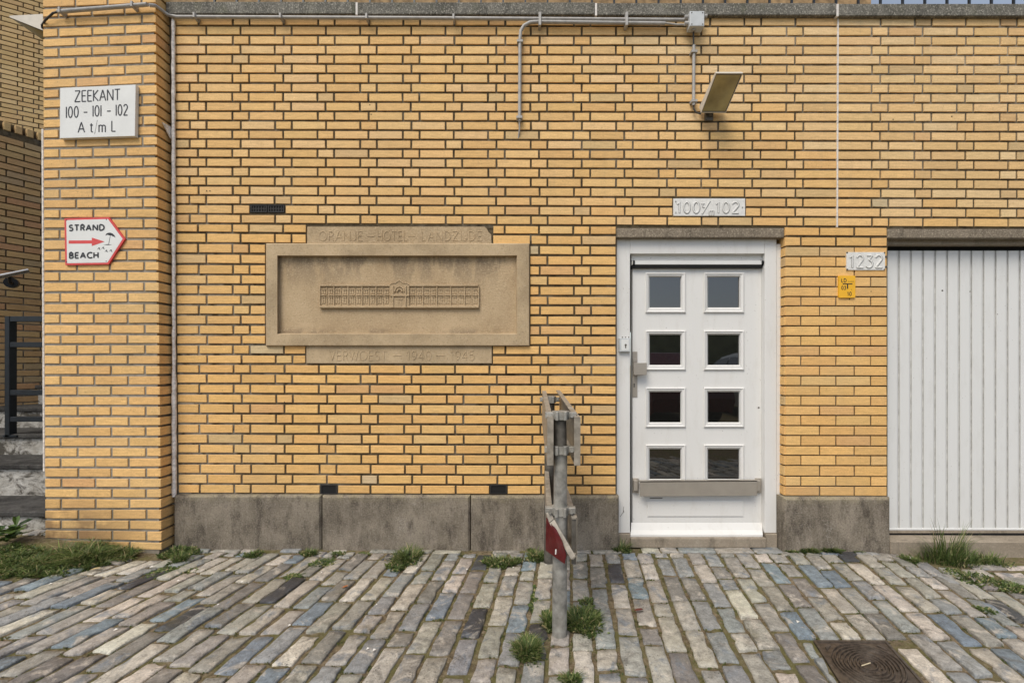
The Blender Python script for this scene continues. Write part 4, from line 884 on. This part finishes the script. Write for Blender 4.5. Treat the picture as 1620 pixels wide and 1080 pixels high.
m = MB(); m.tube([P(1097, 46, D - .04), P(1097, 58, D - .035), P(1097.5, 74, D - .022)], .006, 8); m.build('cable', PIPED, c4); m = MB(); m.tube([P(1097.2, 166, D - .02), P(1097.6, 172, D - .022), P(1101, 178, D - .025), P(1109, 180.5, D - .035)], .0052, 8); m.build('cable', PIPED, c4)
m = MB(); m.tube([P(1097.6, 72, D - .022), P(1097.2, 167, D - .022)], .0098, 10); m.build('pipe', PIPE, c4)
for y in (83, 161):
    m = MB(); q = P(1097.5, y, D - .022); m.box((q.x - .019, q.y - .015, q.z - .008), (q.x + .019, .001, q.z + .008), .001); m.build('clip', PIPE, c4)

# ------------------------------------------------------------------ barrier seen end-on
bar = thing('street_barrier', 'short grey metal plank barrier seen end-on, with a bent red reflective plank end', 'barrier', P(885, 1003, 1.945))
ZN = 1.945; bx = P(885.5, 1003, ZN); bz = gz(bx.x, bx.y)
def BP(X, Y, z): return Vector((bx.x + X + .045 * Y, bx.y + Y, z))
def zat(py, Z): return H - (py - CY) * Z / F
m = MB(); m.tube([BP(-.001, 0, bz - .05), BP(-.001, 0, bz + .02), BP(0, 0, zat(812, ZN))], .0325, 20); m.build('post', GALV, bar)
m = MB(); m.tube([BP(0, 0, zat(814, ZN)), BP(.001, .004, zat(705, ZN))], .0295, 20); m.build('post_sleeve', GALV, bar)
m = MB(); m.tube([BP(.0, 0, zat(706, ZN)), BP(-.003, .004, zat(655, ZN))], .028, 20); m.build('post_top', GALVD, bar)
m = MB(); m.tube([BP(-.03, .70, gz(bx.x, bx.y + .7) - .03), BP(-.03, .70, zat(630, 2.6))], .030, 16); m.build('post', GALVD, bar)
def clamp(Y, z, hw, sz=1.0, off=0.0):
    m = MB(); r = .038
    m.tube([BP(off, Y, z - .017 * sz), BP(off, Y, z + .017 * sz)], r, 18)
    for s_ in (-1, 1):
        a = BP(off + s_ * r * .8, Y, z); b2 = BP(off + s_ * hw, Y, z)
        m.box((min(a.x, b2.x), a.y - .014, z - .013), (max(a.x, b2.x), a.y + .014, z + .013), .002)
        q = BP(off + s_ * .018, Y - r - .004, z); m.box((q.x - .006, q.y - .006, z - .019), (q.x + .006, q.y + .02, z + .019), .002)
        q = BP(off + s_ * .047, Y - .018, z); m.tube([q, q + Vector((0, -.016, 0))], .008, 6)
    return m.build('clamp', GALV, bar)
clamp(0, zat(656, ZN), .068); clamp(0, zat(710, ZN), .07); clamp(0, zat(806, ZN), .066)
clamp(.70, zat(632, 2.62), .058, 1.1, -.03)
def board(pts_top, hgt, side, name='plank', taper=0.0):
    "channel plank: web at the outside, flanges turned inward; pts_top: list of (X, Y, ztop) along its run"
    m = MB(); t = .0035; fl = .024; vs = []
    prof = [(0, 0), (-side * fl, 0), (-side * fl, -t * 2), (-side * t, -t * 2), (-side * t, -hgt + t * 2), (-side * fl, -hgt + t * 2), (-side * fl, -hgt), (0, -hgt)]
    n = len(prof)
    for (X, Y, z) in pts_top:
        for (a, b2) in prof: vs.append(BP(X + a, Y, z + b2))
    fs = [(k * n + i, k * n + (i + 1) % n, (k + 1) * n + (i + 1) % n, (k + 1) * n + i) for k in range(len(pts_top) - 1) for i in range(n)]
    fs += [(0, 1, 2, 3), (0, 3, 4, 7), (4, 5, 6, 7)]; e = (len(pts_top) - 1) * n; fs += [(e + 3, e + 2, e + 1, e), (e + 7, e + 4, e + 3, e), (e + 7, e + 6, e + 5, e + 4)]
    m.add(vs, fs); return m.build(name, BOARD, bar)
ztN, ztF = zat(659, 1.90), zat(618, 2.72)
yN, yF = 1.90 - 1.945, 2.74 - 1.945
board([(-.060, yN, ztN), (-.074, yF, ztF)], .207, -1); board([(.083, yN, ztN - .002), (.036, yF, ztF + .004)], .207, 1)
# end caps of the upper planks (folded lips facing the viewer)
for X, s_ in ((-.060, -1), (.083, 1)):
    m = MB(); a = BP(X, yN - .003, ztN - .207); b2 = BP(X - s_ * .027, yN - .0005, ztN); m.box(tuple(a), (b2.x, a.y + .0025, b2.z), .0); m.build('plank_end', BOARD, bar)
zl = zat(815, 1.90)
board([(-.058, .01, zl), (-.058, yF, zl + .015)], .15, -1); board([(.071, yN, zat(818, 1.90)), (.036, yF, zl + .03)], .16, 1)
# bent plank end with red face
A = P(863.5, 812, 1.93); A2 = P(863.0, 870, 1.93); B = P(887, 862, 1.84); C = P(895.5, 884, 1.82); C2 = P(893, 891.5, 1.82); Bm = P(869, 829, 1.915)
m = MB(); m.add([P(864.0, 818, 1.93), A2, P(877, 880, 1.885), C2, P(895.8, 878, 1.82), P(889, 856, 1.85), P(880, 838, 1.885), P(870.5, 826, 1.915)], [tuple(range(8))]); 
vv = list(m.v); m.add([v + Vector((.002, .004, 0)) for v in vv], [tuple(range(7, -1, -1))]); m.build('red_reflective_face', REDR, bar)
m = MB()
def strip(a, b2, mt=None):
    m.add([a[0], a[1], b2[1], b2[0]], [(0, 1, 2, 3)]); m.add([p + Vector((.001, .006, -.002)) for p in (a[0], a[1], b2[1], b2[0])], [(3, 2, 1, 0)])
S1 = [P(864, 811, 1.93), P(870.5, 809, 1.93)]; S2 = [P(868.6, 826, 1.915), P(876, 820.5, 1.915)]; S3 = [P(903.5, 884, 1.83), P(910, 878.5, 1.83)]
strip(S1, S2); m.build('bent_flange', BOARD, bar)
m = MB(); S2b = [P(869.3, 827, 1.914), P(876.6, 821.3, 1.914)]; S3c = [P(907, 884.5, 1.83), P(911, 880, 1.83)]; strip(S2b, S3); strip(S3, S3c); m.build('bent_flange', BOARD, bar)
m = MB(); m.box(tuple(P(904, 892, 1.905)), tuple(P(911.6, 818, 1.905) + Vector((0, .003, 0)))); m.build('plank_end', GALVD, bar)
m = MB(); a = P(911.3, 893, 1.90); b2 = P(912.6, 818, 1.90); m.box(tuple(a), (b2.x, a.y + .03, b2.z)); m.build('plank_edge', BOARD, bar)
m = MB(); m.rect(878.2, 868.5, 880.4, 876.5, 0, .001, 0, lambda x, y, o_: P(x, y, 1.868 + o_)); m.build('sticker', SIGNW, bar)
# ------------------------------------------------------------------ manhole cover
mh = thing('manhole_cover', 'square dark cast iron cover with ring pattern set in the cobbles', 'manhole cover', (1.39, 1.76 - D, 0))
def MHP(u, v, z):   # u,v in -1..1
    Zc = 1.7575 + v * .156; X = 1.3975 + u * .158 + .27 * (Zc - 1.76); Y = Zc - D; return Vector((X, Y, gz(X, Y) + z))
m = MB(); vs = []; fs = []
for (r, z) in ((1.0, -.03), (1.0, .002), (.93, .003), (.92, -.001)): vs += [MHP(-r, -r, z), MHP(r, -r, z), MHP(r, r, z), MHP(-r, r, z)]
for k in range(3):
    for i in range(4): j = (i + 1) % 4; fs.append((4 * k + i, 4 * k + j, 4 * k + 4 + j, 4 * k + 4 + i))
m.add(vs, fs); m.build('frame', RUST, mh)
m = MB(); m.add([MHP(-.92, -.92, -.0015), MHP(.92, -.92, -.0015), MHP(.92, .92, -.0015), MHP(-.92, .92, -.0015)], [(0, 1, 2, 3)])
NS = 72; prof = []
for k in range(8):
    r = .16 + k * .085
    prof += [(r, -.001), (r + .012, .0065), (r + .03, .0065), (r + .042, -.001)]
vs = []; 
for (r, z) in prof:
    for i in range(NS):
        t = 2 * math.pi * i / NS; wv = 1 + .03 * math.sin(3 * t + r * 9); vs.append(MHP(r * wv * math.cos(t) * 1.08, r * wv * math.sin(t) * 1.08, z))
fs = []
for k in range(len(prof) - 1):
    if k % 4 == 3: continue
    for i in range(NS):
        ring = k // 4
        if ring in (1, 2, 4, 5) and (i + ring * 17) % NS < 9: continue
        j = (i + 1) % NS; fs.append((k * NS + i, k * NS + j, (k + 1) * NS + j, (k + 1) * NS + i))
m.add(vs, fs, smooth=False)
for (u0, v0) in ((-.8, .8), (.8, .8), (-.8, -.8), (.8, -.8)):
    for q in range(3):
        a = .05 * q; m.tube([MHP(u0 * (1 - a) - .1 * (1 if u0 > 0 else -1), v0, .001), MHP(u0, v0 * (1 - a) - .12 * (1 if v0 > 0 else -1), .001)], .003, 5)
m.build('cover', RUST, mh)
m = MB(); m.tube([MHP(-.22, -.08, .008), MHP(.05, .02, .009)], .0022, 6); m.build('dry_straw', plain('straw', (.5, .42, .28), .8), mh)

# ------------------------------------------------------------------ vegetation
GC = [((.085, .13, .035), 6), ((.13, .175, .05), 6), ((.21, .235, .085), 3), ((.40, .34, .18), 1.6), ((.05, .08, .025), 3)]
def blade(m, p, h, az, lean, w, col, seg=3):
    d = Vector((math.cos(az), math.sin(az), 0)); s_ = Vector((-d.y, d.x, 0)) * w / 2; vs = []
    for i in range(seg + 1):
        t = i / seg; q = p + d * (lean * h * t * t) + Vector((0, 0, h * t * (1 - .25 * lean * t)))
        if i == seg: vs.append(q)
        else: vs += [q - s_ * (1 - t * .6), q + s_ * (1 - t * .6)]
    fs = [(2 * i, 2 * i + 1, 2 * i + 3, 2 * i + 2) for i in range(seg - 1)] + [(2 * seg - 2, 2 * seg - 1, 2 * seg)]
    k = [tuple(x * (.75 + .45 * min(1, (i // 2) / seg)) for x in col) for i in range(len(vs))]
    m.add(vs, fs, k)
def leafy(m, p, az, l, w, up, col):
    d = Vector((math.cos(az), math.sin(az), 0)); s_ = Vector((-d.y, d.x, 0)); z = Vector((0, 0, 1))
    q = [p, p + d * l * .4 - s_ * w * .5 + z * up * .7, p + d * l * .8 - s_ * w * .42 + z * up, p + d * l + z * up * .8, p + d * l * .8 + s_ * w * .42 + z * up, p + d * l * .4 + s_ * w * .5 + z * up * .7, p + d * l * .5 + z * up * .55]
    m.add(q, [(0, 1, 6), (1, 2, 6), (2, 3, 6), (3, 4, 6), (4, 5, 6), (5, 0, 6)], col)
def GP(px, py):
    Z = H * F / (py - CY)
    for _ in range(4):
        q = P(px, py, 1.0); d = Vector((q.x, 1.0, q.z - H)); X = d.x * Z; Z = (H - gz(X, Z - D)) / -d.z
    return Vector((d.x * Z, Z - D, gz(d.x * Z, Z - D)))
def tuft(px, py, rpx, n, h, label, spread=1.0, leaf=.3, tall=False, rd=None, name='grass_tuft', maxy=-.035):
    c = GP(px, py); sc = (c.y + D) / F; rx = rpx * sc; ry = rd if rd else rx * .8; m = MB()
    n = int(n * 1.9); h *= 1.35
    for i in range(n):
        a = U(0, 2 * math.pi); r = math.sqrt(rnd()) * (1 + .25 * math.sin(3 * a + px)); x = c.x + math.cos(a) * r * rx; y = c.y + math.sin(a) * r * ry
        y = min(y, maxy - U(0, .01)); f_ = noise.noise(Vector((x * 25, y * 25, px))); 
        if f_ < -.4: continue
        p = Vector((x, y, gz(x, y) - .008)); hh = h * U(.45, 1.0) * (1.15 - .7 * r * r) * (1 + f_ * .5)
        out = math.atan2(y - c.y, x - c.x) + U(-1.2, 1.2)
        if rnd() < leaf: leafy(m, p, U(0, 6.28), U(.012, .028), U(.006, .011), U(.008, .03) * min(1, h / .05), tone_pick(GC, .2))
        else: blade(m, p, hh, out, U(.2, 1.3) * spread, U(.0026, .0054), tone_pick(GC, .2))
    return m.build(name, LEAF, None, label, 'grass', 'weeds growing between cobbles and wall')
tuft(645, 884, 24, 500, .065, 'bushy grass tuft against the middle plinth block', leaf=.4, rd=.10)
tuft(628, 896, 18, 200, .03, 'low flat weeds just in front of the bushy tuft at the plinth', leaf=.7)
tuft(792, 890, 32, 480, .045, 'wide low tuft at the plinth left of the barrier', leaf=.5, rd=.06)
tuft(850, 882, 20, 380, .05, 'grass clump at the plinth beside the red plank end', leaf=.4, rd=.06)
tuft(838, 868.5, 6, 60, .03, 'tiny weed at plinth foot just left of the barrier', rd=.02)
tuft(492, 876, 14, 180, .035, 'thin grass below the second plinth block joint', rd=.03)
tuft(512, 890, 18, 200, .022, 'flat yellow-green weed on the cobbles below the plinth joint', leaf=.8)
tuft(535, 877, 10, 120, .03, 'small weed at the plinth right of the block joint', rd=.03)
tuft(575, 876, 8, 60, .02, 'sparse weed at plinth foot halfway to the bushy tuft', rd=.02)
tuft(400, 878, 14, 220, .032, 'small rounded grass tuft before the first plinth block', rd=.035)
tuft(465, 912, 14, 160, .018, 'isolated green moss cushion between cobbles left of centre', leaf=.6)
tuft(285, 874, 26, 420, .04, 'weeds sprouting in the corner of pillar and plinth', leaf=.7, rd=.08, maxy=-.04)
tuft(284, 886, 16, 240, .05, 'dark grass clump just in front of the pillar corner weeds')
tuft(272, 901, 30, 260, .014, 'flat moss patch on cobbles near the pillar corner', leaf=.8)
tuft(985, 870, 12, 260, .065, 'leafy weed at the left foot of the door frame', leaf=.6, rd=.05, maxy=-.01)
tuft(1245, 866, 8, 120, .02, 'small moss tuft at the left end of the right plinth', leaf=.6, rd=.03)
tuft(1279, 871, 12, 240, .04, 'left of two little tufts before the right plinth', rd=.04)
tuft(1309, 869, 14, 260, .045, 'right of two little tufts before the right plinth', rd=.04)
tuft(1352, 869, 8, 80, .02, 'faint weed before the right end of the right plinth', rd=.02)
tuft(1440, 886, 12, 240, .035, 'round tuft on the cobbles left of the tall grass', leaf=.2)
tuft(922, 984, 34, 900, .045, 'spreading grass around the right side of the barrier post', leaf=.35, rd=.11)
tuft(868, 984, 10, 260, .045, 'narrow grass at the left side of the barrier post', leaf=.3, rd=.06)
tuft(928, 952, 10, 120, .025, 'small green tuft behind the barrier post grass', leaf=.5)
tuft(834, 1030, 23, 700, .045, 'round grass tuft on cobbles left of the barrier post', leaf=.1, rd=.085)
tuft(903, 1078, 14, 200, .04, 'grass at the bottom edge below the barrier post')
tuft(843, 940, 7, 120, .012, 'thin moss line in the joint left of the barrier post', leaf=.9, rd=.14)
tuft(1500, 886, 46, 330, .115, 'tall tussock of long grass before the garage door', spread=.9, leaf=.12, rd=.10, maxy=-.06)
tuft(1492, 880, 36, 85, .22, 'longest upright blades of the garage door tussock', spread=.6, leaf=0, rd=.05, maxy=-.06)
tuft(1562, 888, 30, 200, .065, 'lower grass right of the tall tussock by the garage', spread=.9, leaf=.4, rd=.08, maxy=-.06)
tuft(1535, 915, 34, 340, .035, 'weeds creeping over the bare soil patch', leaf=.5, rd=.10)
tuft(1600, 930, 26, 260, .03, 'small weeds at the right edge of the photo', leaf=.6)
tuft(1560, 965, 12, 120, .02, 'tiny weed in the joint near the right edge', leaf=.6)
# left grass bank
m = MB()
for i in range(17000):
    px = U(-190, 212); top = 868 - 6 * math.sin(px * .05); lo = 912 - max(0, (px - 90)) * .26
    py = U(top, max(top + 8, lo + 3 * math.sin(px * .2)))
    p = GP(px, py); 
    if p.y > -.115 and p.x > -3.03: p.y = -.115 - U(0, .02)
    if noise.noise(Vector((p.x * 14, p.y * 14, 0))) < -.42: continue
    p.z -= .01; cl = noise.noise(Vector((p.x * 9, p.y * 9, 4))); hh = U(.015, .06) * (1.25 if px > 90 and py < 890 else .8) * (1 + 1.1 * cl)
    if cl < -.18 and rnd() < .55: continue
    if rnd() < .3: leafy(m, p, U(0, 6.28), U(.015, .032), U(.007, .012), U(.01, .03), tone_pick(GC, .2))
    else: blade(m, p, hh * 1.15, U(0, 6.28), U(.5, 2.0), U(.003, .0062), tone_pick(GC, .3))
m.build('grass_bank', LEAF, None, 'dense low grass bank at the foot of the brick pillar', 'grass', kind='stuff')
# broad-leaved plant
bl = MB()
for i in range(34):
    p = GP(U(0, 26), 858) + Vector((0, U(-.03, .03), U(0, .09))); leafy(bl, p, U(0, 6.28), U(.05, .10), U(.03, .05), U(.0, .06), tone_pick([((.07, .12, .025), 3), ((.11, .17, .045), 3), ((.035, .07, .02), 3)]))
bl.build('broadleaf_weed', LEAF, None, 'broad-leaved weed against the lowest step at the left edge', 'plant')
# moss and crumbs in the joints
m = MB()
for s_ in vs_:
    for _ in range(9):
        e = random.choice([(0, 3), (1, 2), (0, 1)]); t = rnd(); a, b2 = s_[2][e[0]], s_[2][e[1]]; x = a[0] + (b2[0] - a[0]) * t; y = a[1] + (b2[1] - a[1]) * t
        k = noise.noise(Vector((x * 2.3, y * 2.3, 9)))
        if k < -.2 or rnd() < .25: continue
        for q in range(6): leafy(m, Vector((x + U(-.01, .01), y + U(-.012, .012), gz(x, y) - .012)), U(0, 6.28), U(.005, .013), U(.004, .008), U(.003, .010), tone_pick([((.085, .095, .025), 4), ((.13, .12, .045), 3), ((.06, .085, .02), 3)]))
m.build('joint_moss', LEAF, None, 'moss growing along the cobble joints', 'moss', kind='stuff')
# litter: small pale flakes, dead leaves
m = MB(); PALE = plain('pale_litter', (.75, .72, .66), .8)
for (px, py) in [(13, 907), (58, 883), (80, 925), (282, 920), (183, 998), (383, 922), (509, 907), (582, 1028), (592, 1030), (660, 900), (739, 902), (812, 899), (864, 895), (1503, 903), (1525, 910), (1528, 908), (1262, 985), (1140, 893), (240, 898), (596, 958), (60, 908), (458, 991), (345, 958), (1350, 868)]:
    p = GP(px, py) + Vector((0, 0, .006)); s_ = U(.003, .008); m.add([p + Vector((-s_, -s_, 0)), p + Vector((s_, -s_ * .4, .003)), p + Vector((s_ * .7, s_, .001)), p + Vector((-s_ * .6, s_ * .7, .005))], [(0, 1, 2, 3)])
m.build('pale_litter', PALE, None, 'tiny scattered pale flakes and petals on the cobbles', 'litter', kind='stuff')
def dleaf(px, py, col, l, name, label, az):
    p = GP(px, py) + Vector((0, 0, .008)); m = MB(); leafy(m, p, az, l, l * .38, .006, (1, 1, 1)); m.build(name, plain(name, col, .6), None, label, 'leaf')
dleaf(1002, 968, (.10, .02, .012), .05, 'red_leaf', 'dark red dead leaf on a grey cobble below the door', .1)
dleaf(540, 932, (.35, .11, .02), .035, 'orange_leaf', 'small orange leaf lying between cobbles left of centre', .5)
dleaf(142, 903, (.55, .42, .22), .05, 'straw_leaf', 'pale yellow leaf at the edge of the grass bank', .3)

# ------------------------------------------------------------------ terrace railing and building above the wall
tr = thing('terrace_railing', 'black metal railing with thin bars on top of the coping', 'railing', P(1400, 8, 3.0))
zc = P(810, 3.0, D - .026).z - .02
Xs = -2.1; 
for k in range(76):
    X = P(1393, 5, 3.02).x + (k - 46) * .1515
    if X < -2.2 or X > 6.0: continue
    m = MB(); m.box((X - .006, .165, zc - .01), (X + .006, .177, zc + .9), 0); m.build('bar', BLACK, tr)
m = MB(); m.box((-2.2, .155, zc + .9), (6.1, .19, zc + .93), .003); m.build('top_rail', BLACK, tr)
bd = thing('building', 'brown brick building just showing above the coping behind the terrace', 'building', (0, 5, 2.5))
BW = plain('brown_brick_far', (.26, .17, .085), .9, .3, 9, .5)
Xe = P(1378, 5, 8.0).x
m = MB(); m.box((-7.5, 5.15, 2.0), (Xe, 9, 13.5)); m.build('wall', BW, bd)
m = MB(); m.box((-3.2, .35, 3.2), (6, 5.2, 3.21)); m.build('terrace_floor', SILL, bd)
for k in range(7):
    for j in range(3):
        x0 = -2.4 + k * 1.3; z0 = 5.2 + j * 3.1
        m = MB(); m.box((x0, 5.12, z0), (x0 + .8, 5.17, z0 + 1.4), .01); f_ = m.build('window_frame', WHITE, bd)
        m = MB(); m.box((x0 + .07, 5.112, z0 + .07), (x0 + .73, 5.119, z0 + 1.33)); m.build('pane', GLASS, f_)
m = MB(); m.box((-3.2, .5, 2.0), (-2.0, .52, 3.0)); 
# ------------------------------------------------------------------ what the door glass mirrors: street behind the camera
def car(name, label, X, Y, rot, paint):
    t = thing(name, label, 'car', (X, Y, -.03), 'cars parked behind the photographer, mirrored in the door glass')
    start = len(bpy.data.objects); kids = []
    def bd_(mb, nm, mt, par=None):
        ob = mb.build(nm, mt, None, origin=Vector((0, 0, 0)) if par is None else Vector((0, 0, 0))); ob.parent = par or t; return ob
    prof = [(-2.05, .32), (-2.1, .62), (-2.02, .80), (-1.2, .93), (-.55, 1.36), (.1, 1.45), (.95, 1.42), (1.65, 1.05), (2.02, .98), (2.08, .55), (2.0, .30)]
    hw = [.80, .84, .82, .80, .60, .56, .57, .72, .78, .82, .80]; mb = MB(); n = len(prof)
    ws = (-1, -.93, .93, 1); vs = []
    for (x, z), w in zip(prof, hw):
        for q in ws: vs.append((x, q * w, z - (.05 if abs(q) == 1 else 0)))
    fs = [(4 * i + j, 4 * i + j + 1, 4 * i + 5 + j, 4 * i + 4 + j) for i in range(n - 1) for j in range(3)]
    for s_ in (0, 3):
        loop = [4 * i + s_ for i in range(n)]; a = loop
        belt = len(vs)
        fs.append(tuple(a if s_ == 0 else a[::-1]))
    mb.add(vs, fs); bd_(mb, 'body', paint)
    for s_ in (-1, 1):
        mb = MB(); y = s_ * .70
        mb.add([(-1.0, s_ * .745, 1.0), (-.5, s_ * .625, 1.30), (.05, s_ * .60, 1.36), (.05, s_ * .76, .98)], [(0, 1, 2, 3)]); mb.add([(.12, s_ * .76, .98), (.12, s_ * .60, 1.36), (.92, s_ * .60, 1.34), (1.4, s_ * .72, 1.02)], [(0, 1, 2, 3)])
        for v in mb.v: v.y += s_ * .035
        bd_(mb, 'side_window', GLASS)
        for x in (-1.3, 1.3):
            mb = MB(); mb.tube([(x, s_ * .66, .31), (x, s_ * .86, .31)], .31, 20); w_ = bd_(mb, 'tyre', BLACK); mb = MB(); mb.tube([(x, s_ * .85, .31), (x, s_ * .87, .31)], .19, 16); bd_(mb, 'rim', STEEL)
        mb = MB(); mb.box((-2.09, s_ * .62 - .14, .66), (-1.9, s_ * .62 + .14, .80), .01); bd_(mb, 'headlight', SIGNW)
        mb = MB(); mb.box((-.95, s_ * .86 - .07, .98), (-.85, s_ * .86 + .07, 1.1), .01); bd_(mb, 'mirror', paint)
    mb = MB(); mb.add([(-1.17, -.72, .965), (-1.17, .72, .965), (-.56, .53, 1.375), (-.56, -.53, 1.375)], [(0, 1, 2, 3)]); bd_(mb, 'windscreen', GLASS)
    t.rotation_euler = (0, 0, rot); return t
PR1 = plain('dark_red_car_paint', (.12, .02, .025), .25, .05); PR2 = plain('silver_car_paint', (.42, .44, .45), .3, .05, 12, 0, .4)
car('parked_car', 'dark red hatchback mirrored in the left panes of the door', 3.0, -7.2, 1.45, PR1)
car('parked_car', 'silver hatchback mirrored in the right panes of the door', 5.7, -7.6, 1.6, PR2)
m = MB(); xs = [-90 + i * 4 for i in range(46)]; vs = []
for x in xs:
    h = 5.6 + 1.1 * noise.noise(Vector((x * .09, 0, 0)))
    vs += [(x, -34, -.2), (x, -37, h), (x, -60, h + .3), (x, -80, -.3)]
m.add(vs, [(4 * i + j, 4 * i + 1 + j, 4 * i + 5 + j, 4 * i + 4 + j) for i in range(45) for j in range(3)], smooth=True)
m.build('dune', plain('dune_grass', (.10, .11, .05), .9, .3, 1), kind='structure')
print('objects', len(bpy.data.objects))
